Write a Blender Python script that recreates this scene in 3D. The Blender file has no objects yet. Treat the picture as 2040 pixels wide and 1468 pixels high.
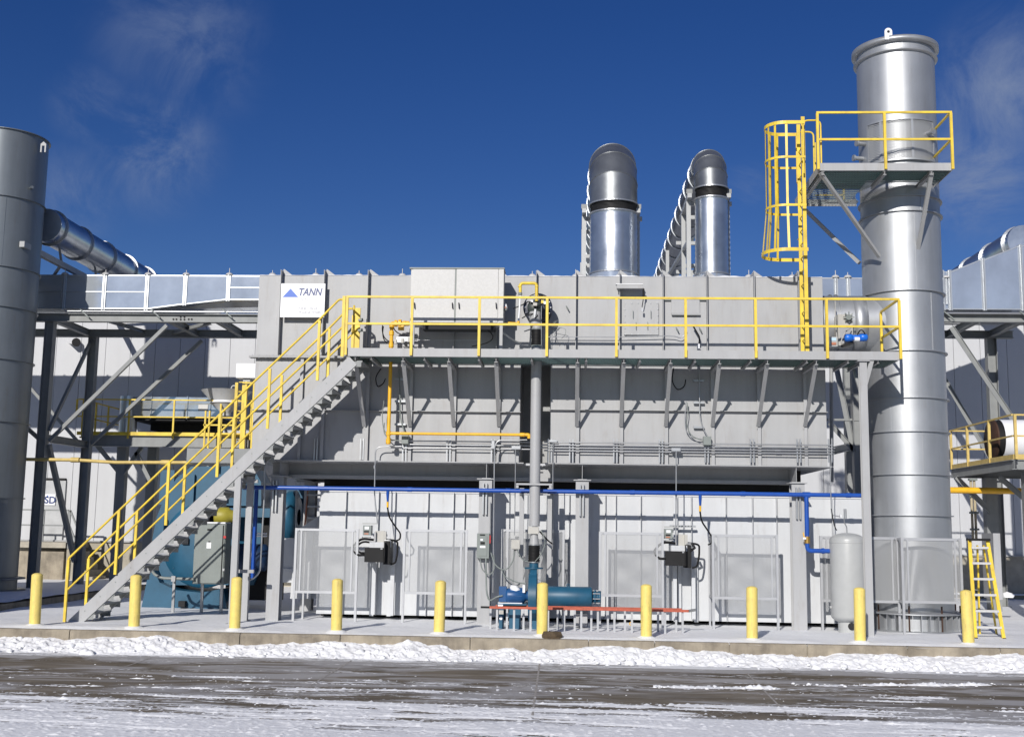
import bpy, math, random
from mathutils import Vector, Matrix, noise
random.seed(7)
sc = bpy.context.scene
COL = sc.collection
# ------------------------------------------------------------------ camera
F, PITCH, YAW, ROLL, EYE = 2301.4, .138127, .052507, .015152, 2.05
def basis():
    ct, st, ca, sa = math.cos(PITCH), math.sin(PITCH), math.cos(YAW), math.sin(YAW)
    fwd = Vector((-sa*ct, ca*ct, st)); right = Vector((ca, sa, 0)); up = right.cross(fwd)
    cr, sr = math.cos(ROLL), math.sin(ROLL)
    return cr*right+sr*up, cr*up-sr*right, fwd
RV, UV, FV = basis()
cam = bpy.data.cameras.new('camera'); co = bpy.data.objects.new('camera', cam); COL.objects.link(co)
cam.sensor_width = 36; cam.lens = F/2040*36; cam.clip_end = 3000; cam.clip_start = .1
m = Matrix((RV, UV, -FV)).transposed().to_4x4(); m.translation = (0, 0, EYE); co.matrix_world = m
sc.camera = co
def at(px, py, Y):
    """a point on the wall plane at depth Y that is seen at (px, py) of the 2040 px photograph"""
    d = RV*((px-1020)/F) - UV*((py-734)/F) + FV
    d *= Y/d.y
    return Vector((d.x, Y, d.z+EYE))
def gx(px, Y, py=1250): return at(px, py, Y).x
def gz(py, Y, px=1020): return at(px, py, Y).z
# ------------------------------------------------------------------ sky and sun
SUN = Vector((.285, 1, -.485)).normalized()
elev = math.asin(-SUN.z); azi = math.atan2(-SUN.x, -SUN.y)   # compass from +Y
SKYS = .055
W = bpy.data.worlds.new('World'); sc.world = W; W.use_nodes = True
nt = W.node_tree; nt.nodes.clear()
def N(nt, t, **k):
    n = nt.nodes.new(t)
    for a, b in k.items():
        if a in n.bl_rna.properties.keys(): setattr(n, a, b)
        else: n.inputs[a.replace('_', ' ')].default_value = b
    return n
sky = N(nt, 'ShaderNodeTexSky', sky_type='NISHITA', sun_disc=False, sun_elevation=elev, sun_rotation=azi,
        altitude=900, air_density=1.0, dust_density=.05, ozone_density=3.0)
hs = N(nt, 'ShaderNodeHueSaturation', Hue=.521, Saturation=1.31, Value=1.1)
tc = N(nt, 'ShaderNodeTexCoord'); mp = N(nt, 'ShaderNodeMapping'); mp.inputs['Scale'].default_value = (1, 1, 1.3)
n1 = N(nt, 'ShaderNodeTexNoise', Scale=11, Detail=12, Roughness=.66, Distortion=.55)
r1 = N(nt, 'ShaderNodeMapRange'); r1.interpolation_type = 'SMOOTHSTEP'; r1.inputs[1].default_value = .33; r1.inputs[2].default_value = .72
bg = N(nt, 'ShaderNodeBackground', Strength=SKYS); wo = N(nt, 'ShaderNodeOutputWorld')
mx = N(nt, 'ShaderNodeMix', data_type='RGBA'); mx.inputs[7].default_value = (4.2, 5.2, 7.6, 1)
L = nt.links.new
L(tc.outputs['Generated'], mp.inputs[0]); L(mp.outputs[0], n1.inputs['Vector']); L(n1.outputs[0], r1.inputs[0])
def cloud_dir(px, py): return (RV*((px-1020)/F)-UV*((py-734)/F)+FV).normalized()
acc = None      # thin cirrus patches, each a soft lobe round a compass direction of the sky
lobes = [cloud_dir(*c)[:]+(w, k) for *c, w, k in ((310, 300, .045, .9), (360, 80, .06, .5), (190, 215, .03, .5), (150, 385, .035, .55), (2000, 180, .055, .9), (1950, 350, .05, .9), (1490, 375, .02, .6))]
lobes += [Vector(v).normalized()[:]+(.35, .8) for v in ((-.8, .3, .5), (.7, -.5, .4), (-.2, -.9, .5), (.9, .5, .35), (-.9, -.4, .3))]
for (x, y, z, w, k) in lobes:
    vd = N(nt, 'ShaderNodeVectorMath', operation='DISTANCE'); L(tc.outputs['Generated'], vd.inputs[0]); vd.inputs[1].default_value = (x, y, z)
    mr = N(nt, 'ShaderNodeMapRange'); mr.interpolation_type = 'SMOOTHSTEP'; mr.inputs[1].default_value = w*1.5; mr.inputs[2].default_value = 0; mr.inputs[4].default_value = k
    L(vd.outputs['Value'], mr.inputs[0])
    if acc is None: acc = mr.outputs[0]
    else: ad = N(nt, 'ShaderNodeMath', operation='MAXIMUM'); L(acc, ad.inputs[0]); L(mr.outputs[0], ad.inputs[1]); acc = ad.outputs[0]
mu = N(nt, 'ShaderNodeMath', operation='MULTIPLY'); mu2 = N(nt, 'ShaderNodeMath', operation='MULTIPLY'); mu2.inputs[1].default_value = .85
L(r1.outputs[0], mu.inputs[0]); L(acc, mu.inputs[1]); L(mu.outputs[0], mu2.inputs[0]); L(mu2.outputs[0], mx.inputs[0]); L(sky.outputs[0], hs.inputs['Color']); L(hs.outputs[0], mx.inputs[6])
L(mx.outputs[2], bg.inputs[0]); L(bg.outputs[0], wo.inputs[0])
sl = bpy.data.lights.new('sun', 'SUN'); sl.energy = 4.4; sl.angle = math.radians(.53); sl.color = (1, .955, .89)
so = bpy.data.objects.new('sun', sl); COL.objects.link(so); so.rotation_euler = SUN.to_track_quat('-Z', 'Y').to_euler()
vs = sc.view_settings; vs.view_transform = 'Standard'; vs.look = 'None'; vs.exposure = 0; vs.gamma = 1; vs.use_curve_mapping = False
sc.render.engine = 'CYCLES'; sc.cycles.max_bounces = 8; sc.cycles.transparent_max_bounces = 12
# ------------------------------------------------------------------ materials
def mat(name, col, rough=.55, metal=0, var=.12, scale=3, streak=0, bump=0, bscale=40, spec=.5, dirt=None, spangle=0, rvar=0, coat=0, rust=0, rsc=1.0):
    """Painted or plain surface: base colour mottled by noise, optional rain streaks, spangle and fine bump."""
    M = bpy.data.materials.new(name); M.use_nodes = True; t = M.node_tree; b = t.nodes['Principled BSDF']
    b.inputs['Roughness'].default_value = rough; b.inputs['Metallic'].default_value = metal
    b.inputs['Specular IOR Level'].default_value = spec
    if coat: b.inputs['Coat Weight'].default_value = coat; b.inputs['Coat Roughness'].default_value = .2
    g = N(t, 'ShaderNodeNewGeometry')
    nz = N(t, 'ShaderNodeTexNoise', Scale=scale, Detail=6, Roughness=.6); t.links.new(g.outputs['Position'], nz.inputs['Vector'])
    fac = nz.outputs[0]
    if streak:
        mpp = N(t, 'ShaderNodeMapping'); mpp.inputs['Scale'].default_value = (3.6, 3.6, .28)
        ns = N(t, 'ShaderNodeTexNoise', Scale=1.2, Detail=5, Roughness=.65)
        t.links.new(g.outputs['Position'], mpp.inputs[0]); t.links.new(mpp.outputs[0], ns.inputs['Vector'])
        mm = N(t, 'ShaderNodeMix'); mm.inputs[0].default_value = streak; t.links.new(fac, mm.inputs[2]); t.links.new(ns.outputs[0], mm.inputs[3]); fac = mm.outputs[0]
    cr = N(t, 'ShaderNodeValToRGB'); e = cr.color_ramp.elements
    lo = [c*(1-var) for c in col]; hi = [min(1, c*(1+var)) for c in col]
    if dirt: lo = [c*.5+d*.5 for c, d in zip(lo, dirt)]
    e[0].position = .32; e[1].position = .66; e[0].color = (*lo, 1); e[1].color = (*hi, 1)
    t.links.new(fac, cr.inputs[0]); out = cr.outputs[0]
    if rust:      # rust runs, scuffs and grime where a stretched noise peaks
        m3 = N(t, 'ShaderNodeMapping'); m3.inputs['Scale'].default_value = (7*rsc, 7*rsc, 1.1*rsc); n3 = N(t, 'ShaderNodeTexNoise', Scale=1, Detail=8, Roughness=.72)
        t.links.new(g.outputs['Position'], m3.inputs[0]); t.links.new(m3.outputs[0], n3.inputs['Vector'])
        q = N(t, 'ShaderNodeMapRange'); q.inputs[1].default_value = .545; q.inputs[2].default_value = .70; q.inputs[4].default_value = rust; t.links.new(n3.outputs[0], q.inputs[0])
        mm = N(t, 'ShaderNodeMix', data_type='RGBA'); mm.inputs[7].default_value = (.17, .115, .07, 1); t.links.new(q.outputs[0], mm.inputs[0]); t.links.new(out, mm.inputs[6]); out = mm.outputs[2]
    if spangle:
        vo = N(t, 'ShaderNodeTexVoronoi', Scale=spangle); t.links.new(g.outputs['Position'], vo.inputs['Vector'])
        sp = N(t, 'ShaderNodeSeparateColor'); t.links.new(vo.outputs['Color'], sp.inputs[0])
        mr = N(t, 'ShaderNodeMapRange'); mr.inputs[3].default_value = .93; mr.inputs[4].default_value = 1.05; t.links.new(sp.outputs[0], mr.inputs[0])
        ml = N(t, 'ShaderNodeVectorMath', operation='SCALE'); t.links.new(out, ml.inputs[0]); t.links.new(mr.outputs[0], ml.inputs[3]); out = ml.outputs[0]
        rr = N(t, 'ShaderNodeMapRange'); rr.inputs[3].default_value = rough*.8; rr.inputs[4].default_value = rough*1.3; t.links.new(sp.outputs[1], rr.inputs[0]); t.links.new(rr.outputs[0], b.inputs['Roughness'])
    elif rvar:
        rr = N(t, 'ShaderNodeMapRange'); rr.inputs[3].default_value = max(.05, rough-rvar); rr.inputs[4].default_value = rough+rvar; t.links.new(fac, rr.inputs[0]); t.links.new(rr.outputs[0], b.inputs['Roughness'])
    t.links.new(out, b.inputs['Base Color'])
    if bump:
        bn = N(t, 'ShaderNodeTexNoise', Scale=bscale, Detail=5); t.links.new(g.outputs['Position'], bn.inputs['Vector'])
        bb = N(t, 'ShaderNodeBump', Strength=bump, Distance=.02); t.links.new(bn.outputs[0], bb.inputs['Height']); t.links.new(bb.outputs[0], b.inputs['Normal'])
    return M
GREY = mat('grey_paint', (.362, .367, .376), .5, var=.085, scale=1.3, streak=.55, bump=.2, bscale=1.0, rust=.20)
GREYD = mat('grey_steel_paint', (.32, .325, .33), .5, var=.08, streak=.4)
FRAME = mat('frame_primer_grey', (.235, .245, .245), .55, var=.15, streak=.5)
WHITEM = mat('white_coated_sheet', (.525, .54, .56), .55, rust=.2, var=.06, scale=2.2, streak=.5, bump=.1, bscale=2)
CLAD = mat('white_wall_cladding', (.50, .51, .53), .6, var=.04, scale=.7, streak=.5, bump=.05, bscale=1)
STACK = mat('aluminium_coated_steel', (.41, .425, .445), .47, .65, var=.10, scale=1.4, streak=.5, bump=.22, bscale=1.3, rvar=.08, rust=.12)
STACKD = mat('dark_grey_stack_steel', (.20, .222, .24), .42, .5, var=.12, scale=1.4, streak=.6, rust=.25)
GALV = mat('galvanised_sheet', (.53, .57, .61), .125, .60, var=.12, scale=1.1, bump=.03, bscale=1.1, rvar=.02, spangle=0)
GRAT = mat('grating_bars', (.20, .24, .235), .5, .5, var=.1)
GALVE = mat('bright_galvanised_flange', (.50, .52, .54), .38, .75, var=.08)
GALVR = mat('galvanised_round_duct', (.52, .55, .59), .3, .9, var=.14, scale=1.6, bump=.05, bscale=3, rvar=.08)
ELBOW = mat('dull_zinc_and_duct_shade', (.27, .285, .295), .38, .8, var=.15, scale=1.5, rvar=.08)
GALVB = mat('bright_spangled_cabinet', (.52, .52, .515), .6, .1, var=.06, scale=28, bump=.03)
GALVC = mat('galvanised_conduit', (.42, .43, .445), .35, .7, var=.1)
MESH_F = mat('aluminium_frame', (.42, .43, .45), .45, .4, var=.06)
YEL = mat('safety_yellow_paint', (.76, .55, .045), .45, var=.12, scale=3, dirt=(.5, .36, .06), rust=.3, rsc=2)
YELP = mat('pale_yellow_bollard', (.78, .62, .16), .5, var=.06, scale=7, streak=.3, dirt=(.6, .48, .18), bump=.15, bscale=30, rust=.5, rsc=2.4)
YELO = mat('gas_pipe_yellow', (.78, .43, .02), .4, var=.1, scale=8)
BLUEP = mat('blue_air_pipe', (.010, .07, .35), .35, var=.1, scale=6)
TEAL = mat('teal_blue_machine_paint', (.012, .082, .15), .45, var=.14, scale=2.5, rvar=.08)
MBLUE = mat('motor_blue', (.012, .07, .20), .4, var=.15)
BLACK = mat('black_rubber', (.010, .010, .011), .6, var=.2, spec=.2)
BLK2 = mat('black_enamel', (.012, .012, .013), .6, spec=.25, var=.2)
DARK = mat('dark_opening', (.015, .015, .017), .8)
TANKM = mat('tank_grey_enamel', (.40, .41, .41), .35, var=.04, scale=3)
BOXG = mat('enclosure_grey', (.20, .225, .215), .45, var=.08, scale=4, streak=.4)
BEIGE = mat('beige_grey_box', (.42, .41, .38), .5, var=.08)
RED = mat('red_oxide_rail', (.40, .085, .045), .5, var=.2, scale=9)
ORAN = mat('faded_orange_fibreglass', (.42, .16, .09), .5, var=.2)
WHT = mat('white_board', (.78, .79, .82), .4, var=.02)
SIGNB = mat('sign_blue', (.012, .10, .50), .4, var=.02); SIGND = mat('sign_navy', (.012, .035, .16), .4, var=.02)
SIGNG = mat('sign_faded_grey', (.42, .43, .46), .5, var=.02)
CONC = mat('weathered_concrete', (.27, .235, .18), .85, var=.42, scale=2.3, streak=.35, bump=.5, bscale=14, dirt=(.12, .10, .08))
CONCP = mat('pale_concrete', (.36, .33, .27), .85, var=.2, scale=2, bump=.3, bscale=12)
ROCKM = mat('brown_stone', (.085, .06, .035), .9, var=.4, scale=9, bump=.8, bscale=22)
SNOWB = mat('gritty_ploughed_snow', (.84, .845, .86), .7, var=.04, scale=5, bump=.6, bscale=16, spec=.2, rust=.22, rsc=1.6)
SNOW = mat('snow', (.82, .83, .85), .65, var=.03, scale=6, bump=.55, bscale=9, spec=.3)
WOOD = mat('rust_brown', (.045, .02, .012), .8, var=.3)
def mesh_mat(name, col, t0, pitch):
    """expanded metal: diamond strands with real holes between them"""
    M = bpy.data.materials.new(name); M.use_nodes = True; t = M.node_tree; b = t.nodes['Principled BSDF']
    b.inputs['Base Color'].default_value = (*col, 1); b.inputs['Roughness'].default_value = .5; b.inputs['Metallic'].default_value = .2
    g = N(t, 'ShaderNodeNewGeometry'); sx = N(t, 'ShaderNodeSeparateXYZ'); t.links.new(g.outputs['Position'], sx.inputs[0])
    def op(o, x, y=0):
        n = N(t, 'ShaderNodeMath', operation=o)
        for i, v in enumerate((x, y)):
            if isinstance(v, (int, float)): n.inputs[i].default_value = v
            else: t.links.new(v, n.inputs[i])
        return n.outputs[0]
    u = op('MULTIPLY', op('ADD', sx.outputs[0], sx.outputs[1]), 1/pitch); v = op('MULTIPLY', sx.outputs[2], 1.9/pitch)
    d1 = op('PINGPONG', op('ADD', u, v), .5); d2 = op('PINGPONG', op('SUBTRACT', u, v), .5)
    t.links.new(op('LESS_THAN', op('MINIMUM', d1, d2), t0), b.inputs['Alpha']); return M
EXPM = mesh_mat('expanded_metal', (.37, .38, .39), .17, .034)
EXPD = mesh_mat('expanded_metal_shield', (.42, .43, .44), .13, .07)
def ground_mat():
    M = bpy.data.materials.new('snow_streaked_asphalt'); M.use_nodes = True; t = M.node_tree; b = t.nodes['Principled BSDF']; l = t.links.new
    g = N(t, 'ShaderNodeNewGeometry'); sx = N(t, 'ShaderNodeSeparateXYZ'); l(g.outputs['Position'], sx.inputs[0])
    def nz(sx_, sy_, s, d, w=0, dist=0):
        mp = N(t, 'ShaderNodeMapping'); mp.inputs['Scale'].default_value = (sx_, sy_, 1); mp.inputs['Location'].default_value = (w, w*.7, 0); mp.inputs['Rotation'].default_value = (0, 0, -.045)
        n = N(t, 'ShaderNodeTexNoise', Scale=s, Detail=d, Roughness=.62, Distortion=dist); l(g.outputs['Position'], mp.inputs[0]); l(mp.outputs[0], n.inputs['Vector']); return n.outputs[0]
    def mr(x, a, b_, c=0, d=1):
        n = N(t, 'ShaderNodeMapRange'); n.interpolation_type = 'SMOOTHSTEP'
        for i, v in enumerate((a, b_, c, d)): n.inputs[i+1].default_value = v
        l(x, n.inputs[0]); return n.outputs[0]
    def op(o, x, y):
        n = N(t, 'ShaderNodeMath', operation=o)
        for i, v in enumerate((x, y)):
            if isinstance(v, (int, float)): n.inputs[i].default_value = v
            else: l(v, n.inputs[i])
        return n.outputs[0]
    big = nz(.2, 1.3, 1, 5, 3, .3); fine = nz(.32, 3.2, 1.7, 10, 9, .5); speck = nz(1.1, 1.9, 7, 9, 1, .4); film = nz(.38, 1.25, 1.0, 8, 21, .9)
    # snow cover rises towards the near side, where tyres have not cleared it
    near = op('ADD', mr(sx.outputs['Y'], 18.6, 14.8, -.02, .03), mr(sx.outputs['Y'], 20.9, 21.5, 0, .10))
    s = op('ADD', op('ADD', op('MULTIPLY', big, .36), op('MULTIPLY', fine, .42)), op('MULTIPLY', speck, .26))
    s = op('ADD', s, near)
    snow = mr(s, .545, .60)
    thin = op('MULTIPLY', mr(op('ADD', film, mr(sx.outputs['Y'], 20.4, 21.4, 0, .2)), .44, .60), .62)
    asp = N(t, 'ShaderNodeValToRGB'); asp.color_ramp.elements[0].color = (.10, .082, .060, 1); asp.color_ramp.elements[1].color = (.225, .195, .155, 1)
    asp.color_ramp.elements[0].position = .35; asp.color_ramp.elements[1].position = .7
    l(nz(.5, 1.5, 1.1, 8, 5, .5), asp.inputs[0])
    m1 = N(t, 'ShaderNodeMix', data_type='RGBA'); m1.inputs[7].default_value = (.50, .50, .52, 1); l(thin, m1.inputs[0]); l(asp.outputs[0], m1.inputs[6])
    m2 = N(t, 'ShaderNodeMix', data_type='RGBA'); m2.inputs[7].default_value = (.80, .81, .83, 1); l(snow, m2.inputs[0]); l(m1.outputs[2], m2.inputs[6])
    l(m2.outputs[2], b.inputs['Base Color'])
    l(mr(big, .4, .6, .7, .95), b.inputs['Roughness']); b.inputs['Specular IOR Level'].default_value = .18
    hb = op('ADD', op('MULTIPLY', snow, .6), op('MULTIPLY', speck, .35))
    bp = N(t, 'ShaderNodeBump', Strength=.7, Distance=.03); l(hb, bp.inputs['Height']); l(bp.outputs[0], b.inputs['Normal'])
    return M
ROADM = ground_mat()
DECKS = bpy.data.materials.new('snow_on_grating'); DECKS.use_nodes = True
_t = DECKS.node_tree; _b = _t.nodes['Principled BSDF']; _b.inputs['Base Color'].default_value = (.82, .86, .9, 1); _b.inputs['Roughness'].default_value = .8
_tr = N(_t, 'ShaderNodeBsdfTranslucent'); _tr.inputs[0].default_value = (.36, .62, .60, 1); _mx = N(_t, 'ShaderNodeMixShader'); _mx.inputs[0].default_value = .45
_o = _t.nodes['Material Output']; _t.links.new(_b.outputs[0], _mx.inputs[1]); _t.links.new(_tr.outputs[0], _mx.inputs[2]); _t.links.new(_mx.outputs[0], _o.inputs[0])
# ------------------------------------------------------------------ mesh builder
ORG = {}
class MB:
    def __init__(s): s.v = []; s.f = []; s.s = []
    def add(s, vs, fs, sm=False):
        k = len(s.v); s.v += [tuple(x) for x in vs]; s.f += [tuple(i+k for i in f) for f in fs]; s.s += [sm]*len(fs); return s
    def box(s, x0, x1, y0, y1, z0, z1):
        if x1 < x0: x0, x1 = x1, x0
        if y1 < y0: y0, y1 = y1, y0
        if z1 < z0: z0, z1 = z1, z0
        return s.add([(x0,y0,z0),(x1,y0,z0),(x1,y1,z0),(x0,y1,z0),(x0,y0,z1),(x1,y0,z1),(x1,y1,z1),(x0,y1,z1)],
                     [(0,3,2,1),(4,5,6,7),(0,1,5,4),(1,2,6,5),(2,3,7,6),(3,0,4,7)])
    def pb(s, a, b, c, d, Y0, Y1):
        """box whose front face, at depth Y0, fills the pixel rectangle a,b - c,d"""
        my, mx_ = (b+d)/2, (a+c)/2
        return s.box(at(a, my, Y0).x, at(c, my, Y0).x, Y0, Y1, at(mx_, d, Y0).z, at(mx_, b, Y0).z)
    def frame(s, p, q, up=None):
        d = (Vector(q)-Vector(p)).normalized(); u = Vector(up) if up else (Vector((0,0,1)) if abs(d.z) < .95 else Vector((0,1,0)))
        x = d.cross(u).normalized(); return d, x, x.cross(d)
    def bar(s, p, q, w, h=None, up=None):
        h = h or w; p = Vector(p); q = Vector(q); d, x, u = s.frame(p, q, up); c = []
        for e in (p, q):
            for a, b in ((-1,-1),(1,-1),(1,1),(-1,1)): c.append(e+x*(a*w/2)+u*(b*h/2))
        return s.add(c, [(0,1,2,3),(7,6,5,4),(0,4,5,1),(1,5,6,2),(2,6,7,3),(3,7,4,0)])
    def ib(s, p, q, dep, wid, tf=.016, tw=.010, up=None):
        p = Vector(p); q = Vector(q); d, x, u = s.frame(p, q, up)
        o = u*(dep/2-tf/2); s.bar(p+o, q+o, wid, tf, u); s.bar(p-o, q-o, wid, tf, u); return s.bar(p, q, tw, dep-2*tf, u)
    def tube(s, pts, r, n=8, rr=None, closed=False):
        pts = [Vector(p) for p in pts]; k = len(pts); rings = []; pu = None
        for i, p in enumerate(pts):
            if closed: d = (pts[(i+1) % k]-pts[i-1])
            else: d = pts[min(i+1, k-1)]-pts[max(i-1, 0)]
            d.normalize()
            if pu is None: pu = Vector((0,0,1)) if abs(d.z) < .9 else Vector((0,1,0))
            x = d.cross(pu).normalized(); u = x.cross(d); pu = u; R = rr[i] if rr else r
            rings.append([p+x*(R*math.cos(2*math.pi*j/n))+u*(R*math.sin(2*math.pi*j/n)) for j in range(n)])
        f = []; K = k if closed else k-1
        for i in range(K):
            for j in range(n):
                a, b = i*n+j, i*n+(j+1) % n; c, e = ((i+1) % k)*n+(j+1) % n, ((i+1) % k)*n+j; f.append((a, b, c, e))
        v = [q for r_ in rings for q in r_]; s.add(v, f, True)
        if not closed:
            s.add(rings[0], [tuple(range(n))[::-1]]); s.add(rings[-1], [tuple(range(n))])
        return s
    def cyl(s, p, q, r, n=16, r2=None): return s.tube([p, q], r, n, rr=[r, r2 if r2 is not None else r])
    def lathe(s, c, prof, n=48, axis='z', a0=0, a1=2*math.pi, smooth=True):
        """profile of (radius, height) turned about an axis through c"""
        full = abs(a1-a0-2*math.pi) < 1e-6; m_ = n if full else n+1; v = []
        for r, h in prof:
            for j in range(m_):
                a = a0+(a1-a0)*j/n; ca, sa = r*math.cos(a), r*math.sin(a)
                v.append({'z': (c[0]+ca, c[1]+sa, c[2]+h), 'x': (c[0]+h, c[1]+ca, c[2]+sa), 'y': (c[0]+sa, c[1]+h, c[2]+ca)}[axis])
        f = []
        for i in range(len(prof)-1):
            for j in range(n if full else n):
                a = i*m_+j; b = i*m_+(j+1) % m_; f.append((a, b, b+m_, a+m_))
        return s.add(v, f, smooth)
    def prism(s, poly, y0, y1):
        n = len(poly); v = [(x, y0, z) for x, z in poly]+[(x, y1, z) for x, z in poly]
        ar = sum(poly[i][0]*poly[(i+1) % n][1]-poly[(i+1) % n][0]*poly[i][1] for i in range(n))
        f = [tuple(range(n)), tuple(range(2*n-1, n-1, -1))]+[(i, i+n, (i+1) % n+n, (i+1) % n) for i in range(n)]
        if ar < 0: f = [t_[::-1] for t_ in f]
        return s.add(v, f)
    def build(s, name, ma, parent=None, bevel=0):
        me = bpy.data.meshes.new(name); o = ORG.get(parent.name_full, Vector()) if parent else Vector()
        me.from_pydata([(x-o.x, y-o.y, z-o.z) for x, y, z in s.v], [], s.f); me.materials.append(ma)
        me.polygons.foreach_set('use_smooth', s.s); me.update()
        ob = bpy.data.objects.new(name, me); COL.objects.link(ob)
        if parent: ob.parent = parent
        ORG[ob.name_full] = o
        if bevel:
            b = ob.modifiers.new('edge', 'BEVEL'); b.width = bevel; b.segments = 2; b.limit_method = 'ANGLE'; b.angle_limit = .6
        return ob
def tag(o, label, cat, group=None, kind=None):
    if label: o['label'] = label
    if cat: o['category'] = cat
    if group: o['group'] = group
    if kind: o['kind'] = kind
    return o
def T(name, label, cat, loc=(0, 0, 0), group=None):
    e = bpy.data.objects.new(name, None); COL.objects.link(e); e.location = loc; e.empty_display_size = .2
    ORG[e.name_full] = Vector(loc); return tag(e, label, cat, group)
def S(mb, name, ma, **k):
    o = mb.build(name, ma, **k); o['kind'] = 'structure'; return o
def share(ob, name, parent, loc):
    """another piece with the same mesh, moved by loc"""
    o = ob.copy(); COL.objects.link(o); o.name = name; o.parent = parent; o.location = loc; ORG[o.name_full] = ORG[ob.name_full]; return o
def text(body, size, pos, ma, parent, name='lettering', shear=0, ext=.003, bold=False, sx=1, align='LEFT', sp=1):
    c = bpy.data.curves.new(name, 'FONT'); c.body = body; c.size = size; c.extrude = ext; c.shear = shear; c.align_x = align; c.space_character = sp
    if bold: c.offset = size*.022
    t_ = bpy.data.objects.new(name, c); COL.objects.link(t_); dg = bpy.context.evaluated_depsgraph_get()
    me = bpy.data.meshes.new_from_object(t_.evaluated_get(dg)); bpy.data.objects.remove(t_); me.materials.clear(); me.materials.append(ma)
    o = bpy.data.objects.new(name, me); COL.objects.link(o); o.parent = parent; org = ORG[parent.name_full]
    o.location = Vector(pos)-org; o.rotation_euler = (math.pi/2, 0, 0); o.scale = (sx, 1, 1); return o
def arc(c, r, a0, a1, n, ax1, ax2):
    c = Vector(c); ax1 = Vector(ax1); ax2 = Vector(ax2)
    return [c+ax1*(r*math.cos(a0+(a1-a0)*i/n))+ax2*(r*math.sin(a0+(a1-a0)*i/n)) for i in range(n+1)]
def bend(pts, r=.12, n=5):
    """round the corners of a polyline"""
    pts = [Vector(p) for p in pts]; o = [pts[0]]
    for a, b, c in zip(pts, pts[1:], pts[2:]):
        u = (a-b); v = (c-b); k = min(r, u.length*.45, v.length*.45); p, q = b+u.normalized()*k, b+v.normalized()*k
        for i in range(n+1):
            t_ = i/n; o.append(p*(1-t_)**2+b*(2*t_*(1-t_))+q*t_**2)
    return o+[pts[-1]]
def sag(p, q, d, n=8, side=(0, 0, 0)):
    p, q, sd = Vector(p), Vector(q), Vector(side)
    return [p.lerp(q, i/n)+(Vector((0, 0, -d))+sd)*(4*(i/n)*(1-i/n)) for i in range(n+1)]
# ------------------------------------------------------------------ ground
ZR = -.36; YE = 22.45
S(MB().add([(-900, -300, ZR), (900, -300, ZR), (900, 22.9, ZR), (-900, 22.9, ZR)], [(0, 1, 2, 3)]), 'road', ROADM)
S(MB().add([(-900, 22.8, ZR-.3), (900, 22.8, ZR-.3), (900, 1500, ZR-.3), (-900, 1500, ZR-.3)], [(0, 1, 2, 3)]), 'ground', SNOW)
kr = MB().box(-60, 60, YE+.04, 60, ZR-.2, -.045); S(kr, 'pad', CONC)
kerb = T('kerb', 'long weathered concrete kerb with cracked joints along the front of the snowy pad', 'kerb', (0, YE, ZR))
x = -20.0; i = 0
random.seed(3)
kx = [-20, -16.4, -13.1, -9.7, -6.35, -4.4, -1.9, .35, 1.6, 3.0, 4.45, 6.3, 8.0, 9.6, 13, 16.5, 20]
for a, b in zip(kx, kx[1:]):
    # each cast length has a slightly ragged, chipped upper edge
    n = max(4, int((b-a)/.09)); v = []; f = []
    g_ = .008
    for k in range(n+1):
        xx = a+g_+(b-a-2*g_)*k/n; ch = .012*noise.noise((xx*3, 1, 0))+(.05*max(0, noise.noise((xx*1.3, 7, 0))-.25))*2
        yy = YE+.012*noise.noise((xx*2, 4, 0))
        v += [(xx, yy, ZR-.1), (xx, yy, -.05-abs(ch)*1.5), (xx, yy+.02+abs(ch), -.012), (xx, YE+.2, -.012)]
    for k in range(n):
        for j in range(3): f.append((4*k+j, 4*k+4+j, 4*k+5+j, 4*k+1+j))
    o_ = MB().add(v, f).build('kerb_block', CONC, kerb)
# snow lying on the pad: a softly uneven sheet, thin at the kerb
def pad_h(x, y):
    h = .012+.03*noise.fractal((x*.5, y*.6, 0), 1, 2, 3)+.012*noise.noise((x*2.1, y*2.3, 3))
    e = min(1, max(0, (y-YE-.03-.06*noise.noise((x*2.6, 0, 2)))/.35)); return -.042+(h+.046)*e
nx, ny = 420, 90; v = []; f = []
for j in range(ny+1):
    yy = YE+.015+(44-YE)*(j/ny)**1.7
    for i in range(nx+1):
        xx = -19+40*i/nx; v.append((xx, yy, pad_h(xx, yy)))
for j in range(ny):
    for i in range(nx):
        a = j*(nx+1)+i; f.append((a, a+1, a+nx+2, a+nx+1))
o = MB().add(v, f, True).build('pad_snow', SNOW); tag(o, None, None, None, 'structure')
# raised slab behind, on the side of the dark stack
sx1 = -13.1
S(MB().prism([(-40, -.05), (sx1, -.05), (sx1, .16), (-40, .16)], 25.2, 44), 'raised_slab', CONC)
v = []; f = []; nx, ny = 60, 60
for j in range(ny+1):
    for i in range(nx+1):
        xx = -24+(sx1+24-.02)*i/nx; yy = 25.22+18.7*j/ny; v.append((xx, yy, .165+.05*abs(noise.fractal((xx*.8, yy*.8, 5), 1, 2, 3))+.02))
for j in range(ny):
    for i in range(nx):
        a = j*(nx+1)+i; f.append((a, a+1, a+nx+2, a+nx+1))
S(MB().add(v, f, True), 'slab_snow', SNOW)
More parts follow.
